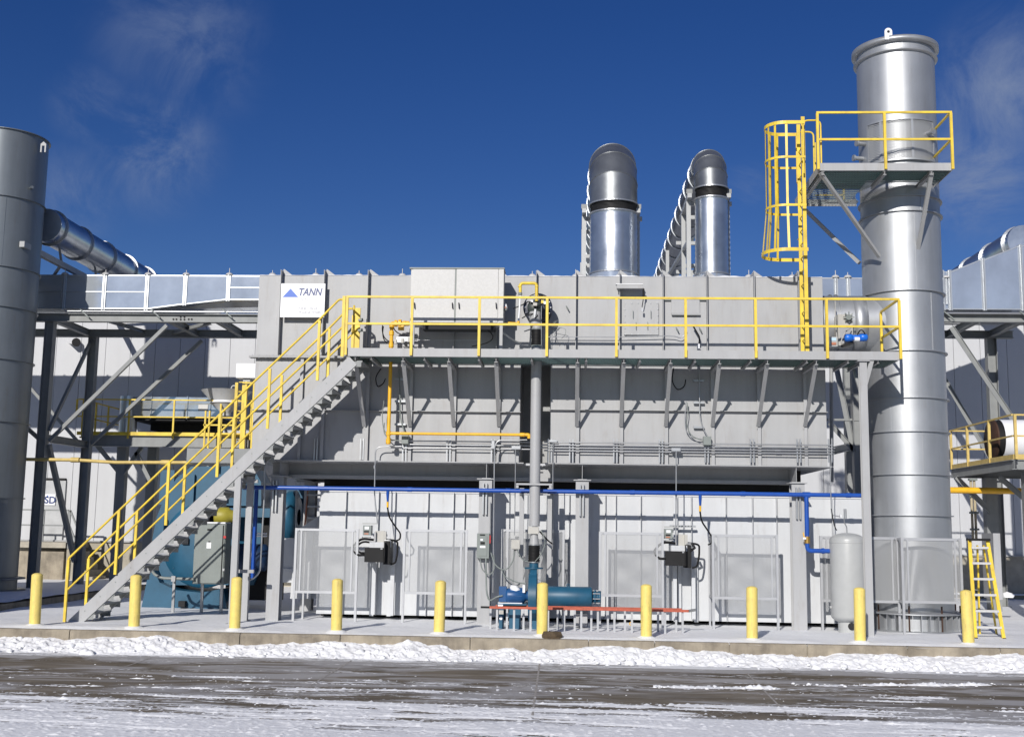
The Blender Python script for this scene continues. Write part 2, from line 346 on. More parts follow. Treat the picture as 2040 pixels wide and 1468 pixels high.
# ploughed snow bank along the kerb
def chunk(x, y):
    d1 = noise.voronoi((x*5.2, y*5.2, .3))[0]; d2 = noise.voronoi((x*13, y*13, .7))[0]
    a = max(0, .62-d1[0])*min(1, (d1[1]-d1[0])*5); b = max(0, .7-d2[0])*min(1, (d2[1]-d2[0])*4)
    return (.15*a*(.4+.9*abs(noise.noise((x*2.2, y*2.2, 8))))+.036*b)*min(1.4, .35+1.6*abs(noise.noise((x*.8, y*.8, 12))))-.012
def bank_prof(x):
    h = .20+.13*noise.noise((x*.4, 0, 0))+.09*noise.noise((x*1.2, 3, 0))+.05*noise.noise((x*3.1, 6, 0)); w = .95+.25*noise.noise((x*.4, 9, 0)); return max(.13, h), w
nx, ny = 1800, 44; v = []; f = []
for i in range(nx+1):
    xx = -14+28*i/nx; h, w = bank_prof(xx)
    for j in range(ny+1):
        t_ = j/ny; yy = YE+.03-w*t_; base = h*(1-t_)**.75*(.55+.45*min(1, (1-t_)*2.4)) if t_ < 1 else 0
        p = (xx*6.5, yy*6.5, 0); c1 = noise.noise(p); c2 = noise.cell_vector((xx*9+c1, yy*9+c1*2, .5)).x; c3 = noise.noise((xx*19, yy*19, 2))
        env = min(1, 5*(1-t_))*min(1, .35+t_*4) ; zz = ZR-.02+base+env*(.05*c1+chunk(xx, yy)+.012*c3)+.02*(1-t_)
        v.append((xx+.02*c3, yy+.02*c1, zz if t_ < 1 else ZR-.05))
for i in range(nx):
    for j in range(ny):
        a = i*(ny+1)+j; f.append((a, a+ny+1, a+ny+2, a+1) if False else (a, a+1, a+ny+2, a+ny+1))
tag(MB().add(v, f, True).build('snow_bank', SNOWB), 'ploughed bank of lumpy white snow lying against the concrete kerb', 'snow bank', None, 'stuff')
def lump(mb, c, r, seed):
    """irregular clod"""
    c = Vector(c); n, k = 7, 4; v = [c+Vector((0, 0, r*.7))]; f = []
    for i in range(1, k+1):
        a = math.pi*.62*i/k
        for j in range(n):
            b = 2*math.pi*j/n+i*.4; d = Vector((math.sin(a)*math.cos(b), math.sin(a)*math.sin(b), math.cos(a)*.7))
            v.append(c+d*r*(1+.55*noise.noise(d*1.9+Vector((seed, seed*.3, 0)))))
    for j in range(n): f.append((0, 1+j, 1+(j+1) % n))
    for i in range(k-1):
        for j in range(n): a = 1+i*n+j; b = 1+i*n+(j+1) % n; f.append((a, a+n, b+n, b))
    return mb.add(v, f, True)
random.seed(11); mb = MB()
for i in range(170):
    xx = random.uniform(-11, 11); h, w = bank_prof(xx); t_ = random.random()**.7
    r = random.uniform(.02, .05)
    if random.random() < .16: r = random.uniform(.06, .11)
    lump(mb, (xx, YE-w*t_*1.02, ZR+h*(1-t_)**.85*.9-.2*r), r, i)
for i in range(430):
    k = random.random()
    if k < .40: xx = random.uniform(1.3, 3.3); yy = 18.75+random.gauss(0, .07)+.05*(xx-2)
    elif k < .72: xx = random.uniform(3.6, 10.5); yy = 19.3+.18*(xx-3.5)+random.gauss(0, .08)
    elif k < .9: xx = random.gauss(random.choice((-6, -3, 0.2)), .8); yy = random.choice((18.25, 17.7, 18.7))+random.gauss(0, .04)
    else: xx = random.uniform(-9, 9); yy = random.uniform(14, 21)
    lump(mb, (xx, yy, ZR-.004), random.uniform(.006, .020)*(2.0 if k < .72 and random.random() < .35 else 1), i)
tag(mb.build('snow_lumps', SNOW), 'scattered clods of white snow over the bank and the road', 'snow', None, 'stuff')
# crusted snow the plough left on the near side of the road: a granular sheet that dips below the asphalt where it has worn through
nx, ny = 820, 300; v = []; f = []; hh_ = []
for j in range(ny+1):
    yy = 13.0+6.2*(j/ny)**1.15
    for i in range(nx+1):
        xx = -9.6+19.2*i/nx; yr = yy+.045*xx
        cov = noise.fractal((xx*.28, yr*1.7, 0), .9, 2.1, 5)*.75+noise.noise((xx*2.1, yr*8, 4))*.22+(16.2-yy)*.20+(.55 if xx > 1 and 17.6 < yy < 18.4+.05*xx else 0)*noise.noise((xx*.5, yr, 9))
        g1 = noise.noise((xx*17, yy*20, 1)); g2 = noise.noise((xx*41, yy*45, 6))
        h = min(.020, max(-.03, cov*.055))+.010*g1*(.4+max(0, noise.noise((xx*1.4, yr*3, 2))))+.0065*g2
        if g1 > .38: h += .016*(g1-.38)*3
        v.append((xx, yy, ZR-.002+h)); hh_.append(h)
for j in range(ny):
    for i in range(nx):
        a = j*(nx+1)+i
        if max(hh_[a], hh_[a+1], hh_[a+nx+1], hh_[a+nx+2]) > -.004: f.append((a, a+1, a+nx+2, a+nx+1))
tag(MB().add(v, f, True).build('road_snow', SNOW), 'crusty streaks of plough-scraped snow on the near side of the road', 'snow', None, 'stuff')
for (xa, xb, ya, yb_, h_, w_) in ((1.2, 3.45, 18.72, 18.8, .045, .16), (3.6, 11, 19.25, 20.6, .05, .14), (-8, 1.0, 18.35, 18.15, .018, .06), (-11, -4.5, 17.35, 17.45, .022, .07), (2.5, 11, 17.2, 16.6, .02, .08)):
    v = []; f = []; n = int((xb-xa)/.02); m_ = 10
    for i in range(n+1):
        x = xa+(xb-xa)*i/n; t_ = i/n; e = min(1, t_*8, (1-t_)*8)*max(0, .55+1.3*noise.noise((x*1.7, ya*5, 2))); y = ya+(yb_-ya)*t_+.06*noise.noise((x*.9, ya, 1))
        for j in range(m_+1):
            q = 2*j/m_-1; yy = y+q*w_*(.6+.8*abs(noise.noise((x*2, 3, ya)))); z = ZR-.012+h_*e*(1-q*q)*(1+.9*noise.noise((x*14, yy*14, 0))+.5*noise.noise((x*33, yy*33, 0))); v.append((x, yy, z))
    for i in range(n):
        for j in range(m_): a = i*(m_+1)+j; f.append((a, a+m_+1, a+m_+2, a+1))
    tag(MB().add(v, f, True).build('snow_ridge', SNOW), None, None, None, 'structure')
# expansion joints cut in the road
def joint(p, q, nm='road_joint'):
    a, b = Vector(p), Vector(q); d = (b-a).normalized(); s_ = Vector((-d.y, d.x, 0))*.016
    S(MB().add([a-s_, b-s_, b+s_, a+s_], [(0, 1, 2, 3)]), nm, mat('joint_sealant', (.33, .31, .29), .9, var=.4, scale=20))
def gp(px, py, z=ZR+.004):
    d = at(px, py, 1)-Vector((0, 0, EYE)); return d*((z-EYE)/d.z)+Vector((0, 0, EYE))
joint(gp(1075, 1322), gp(1060, 1430)); joint(gp(700, 1315), gp(520, 1425)); joint(gp(1488, 1340), gp(1575, 1428)); joint(gp(300, 1310), gp(205, 1342))
joint((3.75, 22, ZR+.004), (3.75, 21.3, ZR+.004))
# ------------------------------------------------------------------ factory wall behind
YW = 39.5
fb = T('factory_building', 'long factory building with white vertical wall panels on a concrete base', 'building', (0, YW, 0))
MB().box(-30, 30, YW+.25, YW+9, 0, 9.3).build('wall_core', CLAD, fb)
x = -28.0; pan = MB().box(0, .875, YW, YW+.24, 1.45, 9.2).build('wall_panel', CLAD, fb); pan.location = (x, 0, 0)
for i in range(1, 64): share(pan, 'wall_panel', fb, (x+.89*i, 0, 0))
MB().box(-30, 30, YW-.06, YW+.25, 0, 1.40).build('concrete_base', CONCP, fb)
MB().box(-30, 30, YW-.14, YW+.25, 1.4, 1.45).build('flashing', GREYD, fb)
MB().box(-30, 30, YW-.08, YW+9, 9.2, 9.4).build('parapet_cap', GREYD, fb)
d = MB().pb(85, 957, 127, 1080, YW-.08, YW-.01).build('door', mat('door_grey', (.42, .43, .44), .5), fb)
MB().pb(82, 952, 130, 956.5, YW-.1, YW).build('door_frame', DARK, d)
# wall vent
o = T('wall_vent', 'round white hooded vent high on the white factory wall', 'vent', at(148, 680, YW-.2))
MB().cyl(at(142, 676, YW), at(142, 676, YW-.5), .16, 20).build('hood', WHT, o); MB().cyl(at(152, 682, YW-.49), at(152, 682, YW-.51), .15, 20).build('opening', DARK, o)
sg = T('wall_sign', 'small white sign with navy letters SD on the grey door', 'sign', at(97, 1005, YW-.12))
MB().pb(85, 984, 110, 1006, YW-.12, YW-.09).build('sign_board', WHT, sg)
text('SD', .33, at(88, 1002, YW-.124), SIGND, sg, bold=True, sx=1.02); MB().prism([tuple(at(a, b, YW).xz) for a, b in ((96, 990), (100, 990), (98, 986))], YW-.127, YW-.121).build('emblem', SIGNB, sg)
# landing by the door
ld = T('landing', 'concrete door landing with dark pipe railing and steps beneath the SD sign', 'landing', at(90, 1150, 38))
MB().box(gx(-20, 38), gx(130, 38), 37.6, YW-.07, 1.22, 1.40).build('slab', CONCP, ld)
MB().box(gx(-20, 38), gx(128, 38), 37.6, 38.3, .17, 1.1).build('plinth', CONC, ld)
rl = MB(); z0 = 1.4
for px in (-15, 35, 84, 133): rl.bar((gx(px, 37.7, 1080), 37.7, z0), (gx(px, 37.7, 1080), 37.7, z0+1.05), .05)
for z in (.55, 1.05): rl.bar((gx(-15, 37.7, 1080), 37.7, z0+z), (gx(133, 37.7, 1080), 37.7, z0+z), .05)
for dz in (.55, 1.05): rl.bar((gx(136, 37.7, 1080), 37.7, z0+dz), (gx(170, 37.7, 1080), 37.7, .2+dz), .05)
for px, zz in ((136, 1.4), (170, .2)): rl.bar((gx(px, 37.7, 1080), 37.7, zz-.2 if px == 136 else .18), (gx(px, 37.7, 1080), 37.7, zz+1.05), .05)
rl.build('railing', FRAME, ld)
for i in range(6):
    xx = gx(134, 37.7, 1080)+i*.15; MB().box(xx, xx+.17, 37.7, 38.8, .17, 1.3-.2*i).build('step', CONCP, ld)
S(MB().box(-30, 30, YW-.3, YW-.07, .16, .20), 'wall_foot_snow', SNOW)
# ------------------------------------------------------------------ oxidizer: support frame
YH = 25.55            # face of the grey housings
YL = 26.2             # face of the white lower boxes
ZB = gz(920, YH, 750) # underside of the lower housings
sf = T('support_frame', 'grey steel support frame of wide columns and deep beams carrying the oxidizer', 'frame', (0, 25.4, 0))
def wcol(x, y, z0, z1, parent, ma=GREY, w=.28, dep=.28, nm='column'):
    c = MB(); c.box(x-w/2, x+w/2, y-dep/2, y-dep/2+.018, z0, z1); c.box(x-w/2, x+w/2, y+dep/2-.018, y+dep/2, z0, z1); c.box(x-.007, x+.007, y-dep/2+.019, y+dep/2-.019, z0, z1)
    o = c.build(nm, ma, parent); MB().box(x-w/2-.07, x+w/2+.07, y-dep/2-.07, y+dep/2+.07, z0-.03, z0+.025).build('base_plate', ma, o); MB().box(x-w/2-.05, x+w/2+.05, y-dep/2-.05, y+dep/2+.05, z1+.001, z1+.022).build('cap_plate', ma, o)
    return o
ZC = gz(955, 25.3, 965)
for px in (550, 966, 1159, 1590):
    x = gx(px, 25.4, 1100); wcol(x, 25.4, -.03, ZC, sf, nm='column')
    for yy in (28.6,): wcol(x, yy, -.03, ZC, sf, nm='column')
    MB().ib((x, YH-.12, (ZC+ZB)/2+.01), (x, 29, (ZC+ZB)/2+.01), ZB-ZC-.03, .2).build('cross_beam', GREY, sf)
xa, xb = gx(540, YL, 940), gx(1578, YL, 940)
ZM = (ZB+gz(958, YL))/2; MB().ib((xa, YL+.13, ZM), (xb, YL+.13, ZM), ZB-gz(958, YL)-.004, .24, .02).build('long_beam', GREY, sf)
MB().ib((xa, 28.6, ZM), (xb, 28.6, ZM), ZB-gz(958, YL)-.004, .24, .02).build('long_beam', GREY, sf)
MB().box(xa, xb, YL-.03, YL-.012, gz(958, YL), gz(951, YL)).build('flange_angle', GREY, sf)
MB().box(gx(636, 27), gx(1600, 27), 26.95, 28.3, gz(985, YL, 900)-.2, ZB-.01).build('recess_shade_block', DARK, sf)  # near-black block stands in for the deep shade above the white boxes
# ------------------------------------------------------------------ lower grey housings
def fins(mb, xs, y, z0, z1, dep=.11, th=.012):
    for x in xs: mb.box(x-th/2, x+th/2, y-dep, y, z0, z1)
ZF = gz(712, YH, 640)     # flange between the two storeys
ZT = gz(550.5, YH, 1000)  # roof of the upper housing
def lower_housing(px0, px1, ribs, label):
    x0, x1 = gx(px0, YH, 820), gx(px1, YH, 820); t_ = T('lower_housing', label, 'housing', ((x0+x1)/2, YH, ZB), 'grey lower housings of the oxidizer')
    MB().box(x0, x1, YH, 29.3, ZB+.02, ZF-.03).build('shell', GREY, t_)
    edges = [x0]+[gx(r, YH, 820) for r in ribs]+[x1]
    zr = gz(819, YH, (px0+px1)/2)
    for a, b in zip(edges, edges[1:]):   # skin plates between the ribs, in two lifts
        for za, zb_ in ((ZB+.03, zr-.012), (zr+.012, ZF-.04)):
            MB().box(a+.012, b-.012, YH-.006, YH-.0005, za, zb_).build('skin_plate', GREY, t_)
    for r in ribs:
        x = gx(r, YH, 820); c = MB(); c.box(x-.036, x+.036, YH-.092, YH-.080, ZB+.02, ZF-.03); c.box(x-.008, x+.008, YH-.0795, YH-.0065, ZB+.02, ZF-.03); c.build('stiffener', GREY, t_)
    MB().box(x0-.02, x1+.02, YH-.11, YH-.007, zr-.008, zr+.004).build('girt', GREY, t_)
    MB().box(x0-.10, x1+.10, YH-.16, 29.3, ZB-.004, ZB+.018).build('bottom_flange', GREY, t_)
    return x0, x1
lower_housing(505, 1036, (600, 645, 733, 819, 906, 994), 'wide grey lower housing with ribbed skin behind the staircase and the yellow gas pipe')
lower_housing(1096, 1646, (1151, 1238, 1327, 1419, 1511, 1603), 'grey lower housing with ribbed skin right of the tall grey air duct')
MB_ = MB().pb(1036, 735, 1096, 922, 27.2, 27.4); o = MB_.build('gap_panel', GREYD, sf)
# ------------------------------------------------------------------ upper housing
x0, x1 = gx(513, YH, 640), gx(1640, YH, 640)
uh = T('upper_housing', 'long light grey upper housing with vertical fins above the walkway', 'housing', ((x0+x1)/2, YH, ZF))
MB().box(x0, x1, YH, 29.3, ZF+.02, ZT).build('shell', GREY, uh)
rp = (562, 648, 735, 821, 907, 992, 1069, 1148, 1235, 1321, 1408, 1502, 1590); rx = [gx(r, YH, 600) for r in rp]
ed = [x0]+rx+[x1]
for a, b in zip(ed, ed[1:]): MB().box(a+.012, b-.008, YH-.006, YH-.0005, ZF+.04, ZT-.02).build('skin_plate', GREY, uh)
for i, x in enumerate(rx):
    c = MB(); c.box(x-.016, x-.004, YH-.17, YH-.001, ZF+.03, ZT+.10); c.build('fin', GREY, uh)
    g_ = MB().prism([(x-.003, ZT+.001), (x+.22, ZT+.001), (x+.02, ZT+.15), (x-.003, ZT+.15)], YH+.02, YH+.03); g_.build('gusset', GREY, uh)
    MB().box(x-.016, x-.004, YH-.001, 29.2, ZT+.001, ZT+.12).build('roof_fin', GREY, uh)
fl = MB().box(x0-.12, x1+.05, YH-.15, YH+.05, ZF-.028, ZF-.006); fl.box(x0-.12, x1+.05, YH-.15, YH+.05, ZF-.003, ZF+.016)
fo = fl.build('flange', GREY, uh)
bt = MB()
for i in range(16): x = x0-.05+i*.155; bt.cyl((x, YH-.11, ZF-.05), (x, YH-.11, ZF+.035), .012, 6)
bt.build('flange_bolts', GALVC, fo)['kind'] = 'stuff'
sn = MB(); n = 260
v = []; f = []
for i in range(n+1):
    x = x0+(x1-x0)*i/n; h = .012+.045*max(0, noise.noise((x*1.3, 2, 0)))+.02*abs(noise.noise((x*4, 5, 0)))
    v += [(x, YH-.012, ZT-.002), (x, YH+.02, ZT+h), (x, YH+3.6, ZT+h+.02)]
for i in range(n):
    for j in range(2): a = 3*i+j; f.append((a, a+3, a+4, a+1))
tag(sn.add(v, f).build('roof_snow', SNOW), 'thin uneven snow lying on the roof edge of the grey upper housing', 'snow', None, 'stuff')
# ------------------------------------------------------------------ white lower boxes
def white_box(px0, px1, ribs, label, ztop=981):
    x0, x1 = gx(px0, YL, 1100), gx(px1, YL, 1100); zb_, zt = gz(1222, YL, 640), gz(ztop, YL, 900)
    t_ = T('heat_recovery_box', label, 'box', ((x0+x1)/2, YL, zb_), 'white lower boxes of the oxidizer')
    MB().box(x0, x1, YL, 28.9, zb_, zt).build('shell', WHITEM, t_)
    for r, wide in ribs:
        x = gx(r, YL, 1100); c = MB()
        if wide: c.box(x-.045, x+.045, YL-.11, YL-.1, zb_-.02, zt if wide == 1 else gz(1125, YL, r)); c.box(x-.006, x+.006, YL-.0995, YL-.0005, zb_, zt if wide == 1 else gz(1125, YL, r))
        else: c.box(x-.012, x-.002, YL-.10, YL-.0005, zb_, zt+.0)
        c.build('stiffener', WHITEM, t_)
    zg = gz(1140, YL, (px0+px1)/2)
    e = [x0]+sorted(gx(r, YL, 1100) for r, w_ in ribs)+[x1]
    for a, b in zip(e, e[1:]):
        if b-a > .15: MB().box(a+.02, b-.02, YL-.005, YL-.0006, zb_+.03, zt-.03).build('skin_plate', WHITEM, t_)
    MB().box(x0-.02, x1+.02, YL-.02, YL-.0061, zt-.02, zt+.02).build('top_flange', WHITEM, t_)
    return t_
white_box(634, 1066, ((688, 0), (753, 0), (786, 0), (852, 0), (903, 0), (925, 0), (745, 2), (779, 2), (1030, 1)), 'white lower box with thin vertical ribs standing left of the blue blower')
white_box(1068, 1722, ((1092, 1), (1134, 0), (1206, 0), (1227, 0), (1277, 0), (1345, 1), (1378, 0), (1447, 0), (1500, 0), (1548, 0), (1659, 0), (1352, 2), (1385, 2)), 'long white lower box with thin vertical ribs running right behind the grey tank')
# recessed skid; its near-black colour stands in for the shade in the gap
sk = T('skid_base', 'recessed steel skid coloured near black for the shade under the white boxes', 'skid', (0, 27, 0))
MB().box(gx(640, 27), gx(1700, 27), 26.9, 28.6, -.03, gz(1222, YL, 640)-.002).build('shaded_skid_beam', DARK, sk)
# sloped white transition left of the boxes
wt = T('white_transition', 'white sloped duct transition behind the leftmost mesh guard', 'duct', at(610, 1190, 27.4))
MB().prism([tuple(at(a, b, 27.4).xz) for a, b in ((645, 1021), (588, 1058), (578, 1192), (640, 1192))], 27.4, 28.6).build('sloped_panel', WHITEM, wt)
c = MB(); c.box(gx(612, 27.3), gx(616, 27.3), 27.3, 27.4, .35, 1.9); c.build('stiffener', WHITEM, wt)
c = MB(); c.pb(562, 1072, 586, 1132, 27.5, 28.1); c.pb(558, 1132, 588, 1140, 27.45, 28.1); c.pb(563, 1140, 586, 1160, 27.52, 28.1); c.build('pedestal', WHITEM, wt)
# ------------------------------------------------------------------ sign
sg = T('company_sign', 'white company sign with blue triangle and italic blue TANN on the grey upper housing', 'sign', at(604, 632, YH-.2))
YS = YH-.21; MB().pb(559, 565, 647, 632, YS, YS+.02).build('sign_board', WHT, sg)
MB().prism([tuple(at(a, b, YS).xz) for a, b in ((563, 592), (579, 575), (594, 592))], YS-.004, YS-.001).build('triangle_logo', SIGNB, sg)
text('TANN', .235, at(593.5, 588.5, YS-.003), SIGND, sg, shear=.25, sx=.80, bold=True)
text('CORPORATION', .058, at(596, 598, YS-.003), SIGNG, sg, sx=.85, sp=1.35)
MB().box(at(565, 600, YS).x, at(643, 600, YS).x, YS-.003, YS-.001, at(600, 599.6, YS).z-.003, at(600, 599.6, YS).z+.003).build('rule_line', SIGNG, sg)
text('JOB #: 1106-24', .082, at(594, 616.5, YS-.003), SIGNG, sg, sx=.82); text('MODEL#: TR5080', .082, at(594, 624.5, YS-.003), SIGNG, sg, sx=.82)
# ------------------------------------------------------------------ walkway
YP = 24.05; ZD0, ZD1 = gz(713, YP, 1200), gz(696.5, YP, 1200)
xl, xr = gx(689, YP, 700), gx(1794, YP, 700)
wk = T('walkway', 'long grey steel walkway with yellow guard railing across the front of the housings', 'walkway', ((xl+xr)/2, YP, ZD0))
MB().box(xl, xr, YP, YP+.012, ZD0, ZD1).build('fascia', GREY, wk)
MB().box(xl, xr, YP+.0121, YP+.07, ZD0, ZD0+.012).build('fascia_flange', GREY, wk)
MB().box(xr-.012, xr, YP+.0125, 25.4, ZD0+.013, ZD1).build('end_channel', GREY, wk); MB().box(xl, xl+.012, YP+.0125, 25.4, ZD0+.013, ZD1).build('end_channel', GREY, wk)
gr = MB(); zg = ZD0+.045
x = xl+.03
while x < xr-.03: gr.box(x-.0025, x+.0025, YP+.02, 25.4, zg-.025, zg); x += .034
for k in range(10): y = YP+.08+k*.145; gr.box(xl+.03, xr-.03, y-.003, y+.003, zg-.0255, zg-.012)
gr.build('grating', GRAT, wk)['kind'] = 'stuff'
v = []; f = []; n = 300
for i in range(n+1):
    x = xl+.015+(xr-xl-.03)*i/n
    for j in range(6): y = YP+.014+1.36*j/5; v.append((x, y, zg+.004+.012*abs(noise.noise((x*2, y*2, 1)))))
for i in range(n):
    for j in range(5): a = 6*i+j; f.append((a, a+6, a+7, a+1))
tag(MB().add(v, f, True).build('walkway_snow', DECKS), 'thin layer of snow lying on the grating of the long walkway', 'snow', None, 'stuff')
YB_ = YH-.095
for a in (726, 817, 904, 994, 1149, 1237, 1326, 1419, 1510, 1603):
    x = gx(a, YB_, 850); zb_ = gz(850, YB_, a)
    MB().ib((x, YB_, ZD0-.055), (x, YP+.05, ZD0-.055), .1, .07).build('bracket_arm', GREYD, wk)
    c = MB(); p, q = Vector((x, YB_-.03, zb_)), Vector((x, YP+.13, ZD0-.11)); c.bar(p, q, .085, .010, (0, -1, .3)); c.bar(p+Vector((.036, .03, .01)), q+Vector((.036, .03, .01)), .008, .06, (0, -1, .3)); c.build('brace', GREYD, wk)
for a in (739, 845, 954, 1059, 1168, 1275, 1385, 1496, 1608, 1690, 1720, 1750):
    x = gx(a, YP, 712); MB().ib((x, YB_, ZD0-.035), (x, YP+.03, ZD0-.035), .065, .05, .008, .006).build('joist', GREYD, wk)
MB().bar(at(1737, 716, YP+.06), at(1720, 779, YP+.06), .09, .05).build('brace', GREYD, wk)
def rail_post(px, yt, yb, Y, parent, w=.056):
    a = at(px, yt, Y); b = at(px, yb, Y); x = gx(px, Y, (yt+yb)/2); return MB().box(x-w/2, x+w/2, Y-w/2, Y+w/2, b.z, a.z).build('post', YEL, parent)
YR = YP-.03; ZR1 = gz(591.5, YR, 1200); ZR2 = gz(647.5, YR, 1200); zt = ZR1-.0
hr = MB().box(gx(690, YR, 600), gx(1792, YR, 600), YR-.022, YR+.022, ZR1-.045, ZR1); hr.build('top_rail', YEL, wk)
MB().box(gx(690, YR, 640), gx(1792, YR, 640), YR-.02, YR+.02, ZR2-.022, ZR2+.022).build('mid_rail', YEL, wk)
for px in (690, 820, 954.5, 1089.5, 1228, 1366, 1505.5, 1647.5, 1793):
    x = gx(px, YR, 660); MB().box(x-.027, x+.027, YR-.027, YR+.027, ZD0+.02, ZR1-.046).build('post', YEL, wk)
xe = gx(1792, YR, 640)
for z in (ZR1-.024, ZR2): MB().box(xe-.02, xe+.02, YR+.023, 25.45, z-.02, z+.02).build('end_rail', YEL, wk)
MB().box(xe-.025, xe+.025, 25.42, 25.48, ZD1-.05, ZR1-.046).build('post', YEL, wk)
# self-closing gate at the stair head
ga = T('safety_gate', 'small yellow spring-hinged safety gate at the head of the stairs', 'gate', (gx(700, 24.6, 690), 24.6, ZD1))
xg = gx(697, 24.6, 650); z1, z2 = ZR1-.12, ZR1-.62
MB().box(xg-.03, xg+.03, 24.95, 25.01, ZD1-.05, ZR1-.25).build('post', YEL, ga)
c = MB(); c.tube(bend([(xg, 24.98, z1-.02), (xg+.1, 24.5, z1), (xg+.1, 24.5, z2), (xg, 24.98, z2)], .06), .022, 8); c.build('gate_frame', YEL, ga)
c = MB().box(gx(708, 25.1, 650), gx(719, 25.1, 650), 24.98, 25.02, ZD1-.05, gz(614, 25, 712)); c.build('gate_leaf', YEL, ga)
for zz in (z1-.25, z2+.02): MB().cyl((xg+.12, 24.95, zz), (xg+.22, 24.95, zz+.02), .035, 10).build('spring_hinge', BOXG, ga)
# ------------------------------------------------------------------ staircase
YN, YF = 24.08, 25.03
S0 = at(146, 1242, YN); S1 = at(699, 722, YN); sl_ = (S1.z-S0.z)/(S1.x-S0.x)
st = T('staircase', 'grey steel staircase with yellow handrails rising to the walkway', 'staircase', (S0.x, YN, 0))
dv = (S1-S0).normalized(); pn = Vector((-dv.z, 0, dv.x))
for y in (YN, YF):
    o_ = Vector((0, y-YN, 0)); c = MB(); W_ = .225
    a, b = S0+o_-dv*.06, S1+o_+dv*.06
    c.bar(a, b, .012, W_, pn); sgn = 1 if y == YN else -1
    for e in (1, -1): c.bar(a+pn*(e*(W_/2+.006))+Vector((0, sgn*.025, 0)), b+pn*(e*(W_/2+.006))+Vector((0, sgn*.025, 0)), .062, .011, pn)
    s_ = c.build('stringer', GREY, st)
    if y == YN:
        bb = MB()
        for k in range(18): p = S0+dv*(.35+k*.43)+pn*.03; bb.cyl(p+Vector((0, -.012, 0)), p+Vector((0, -.005, 0)), .012, 6)
        bb.build('bolt_heads', BOXG, s_)['kind'] = 'stuff'
nt_ = 29; dz = (ZD1-.06)/nt_
tr = MB().box(0, .27, YN+.02, YF-.02, -.04, -.006); tr.box(.0, .02, YN+.02, YF-.02, -.09, -.0405)
tr.box(.02, .25, YN+.013, YN+.0195, -.14, -.041); tr.box(.02, .25, YF-.0195, YF-.013, -.14, -.041)
tr0 = tr.build('tread', FRAME, st); v = []; f = []
sn_ = MB(); n = 14
for i in range(n+1):
    y = YN+.03+(YF-YN-.06)*i/n
    for j in range(5): x = .27*j/4; e = math.sin(math.pi*min(1, max(0, j/4)))*.5+.3; v.append((x, y, -.006+(.05+.02*noise.noise((x*9, y*5, 0)))*e*(1 if 0 < j < 4 else 0)))
for i in range(n):
    for j in range(4): a = 5*i+j; f.append((a, a+1, a+6, a+5))
sn_.add(v, f, True); sn0 = sn_.build('tread_snow', SNOW, tr0)
base = Vector((S0.x+.05, 0, 0))
for k in range(1, nt_+1):
    z = dz*k; x = S0.x+(z-S0.z-.02)/sl_-.06
    if k == 1: tr0.location = Vector((x, 0, z)); tr0.location = Vector((x, 0, z)); continue
    c_ = tr0.copy(); COL.objects.link(c_); c_.name = 'tread'; c_.location = Vector((x, 0, z))
    s2 = sn0.copy(); COL.objects.link(s2); s2.name = 'tread_snow'; s2.parent = c_
def stair_rail(y, first):
    off = Vector((0, y-YN, 0)); P = [((136, 1112), (129, 1241)), ((238, 1013.5), (229, 1144)), ((337, 919.5), (330.5, 1046)), ((438.8, 821.6), (432, 950)), ((537, 731.7), (534, 854)), ((636.7, 636), (632.6, 758))]
    tops = []
    for t__, b__ in P:
        a = at(*t__, YN-.04); x = at((t__[0]+b__[0])/2, (t__[1]+b__[1])/2, YN-.04).x; zb_ = at(*b__, YN-.04).z; yy = y-.04 if y == YN else y+.04
        MB().box(x-.027, x+.027, yy-.027, yy+.027, max(0, zb_), a.z-.03).build('post', YEL, st); tops.append(Vector((x, yy, a.z)))
    yy = tops[0].y; end = Vector((at(676, 600, YN).x, yy, ZR1-.08)); e2 = Vector((at(688, 600, YN).x-.03, yy, ZR1-.08))
    dn = Vector((0, 0, -.66)); d1 = (tops[-1]-tops[0]).normalized()
    MB().tube(bend([tops[0]+Vector((0, 0, -.05)), tops[0], tops[-1], end, e2], .07), .024, 8).build('top_rail', YEL, st)
    MB().tube([tops[0]+dn, tops[-1]+dn, Vector((e2.x, yy, tops[-1].z+(e2.x-tops[-1].x)*d1.z/d1.x))+dn], .022, 8).build('mid_rail', YEL, st)
stair_rail(YN, True); stair_rail(YF, False)
MB().box(gx(681, YR, 650), gx(687, YR, 650), YR-.03, YR+.03, ZD0-.02, ZR1-.01).build('newel_post', YEL, st)
# mid supports
for (pa, pb_, y) in (((474.5, 932), (465, 1215), 24.15), ((499, 920), (489, 1240), 24.95)):
    x = (at(*pa, y).x+at(*pb_, y).x)/2; zt_ = S0.z+(x-S0.x)*sl_-.16; c = MB().box(x-.065, x+.065, y-.06, y+.06, -.03, zt_)
    MB().box(x-.12, x+.12, y-.11, y+.11, -.031, .03).build('base_plate', GREYD, c.build('support_post', GREY, st))
for z in (1.05, 2.95): MB().box(gx(470, 24.5), gx(500, 24.5), 24.5, 24.56, z, z+.07).build('tie_bar', GREYD, st)
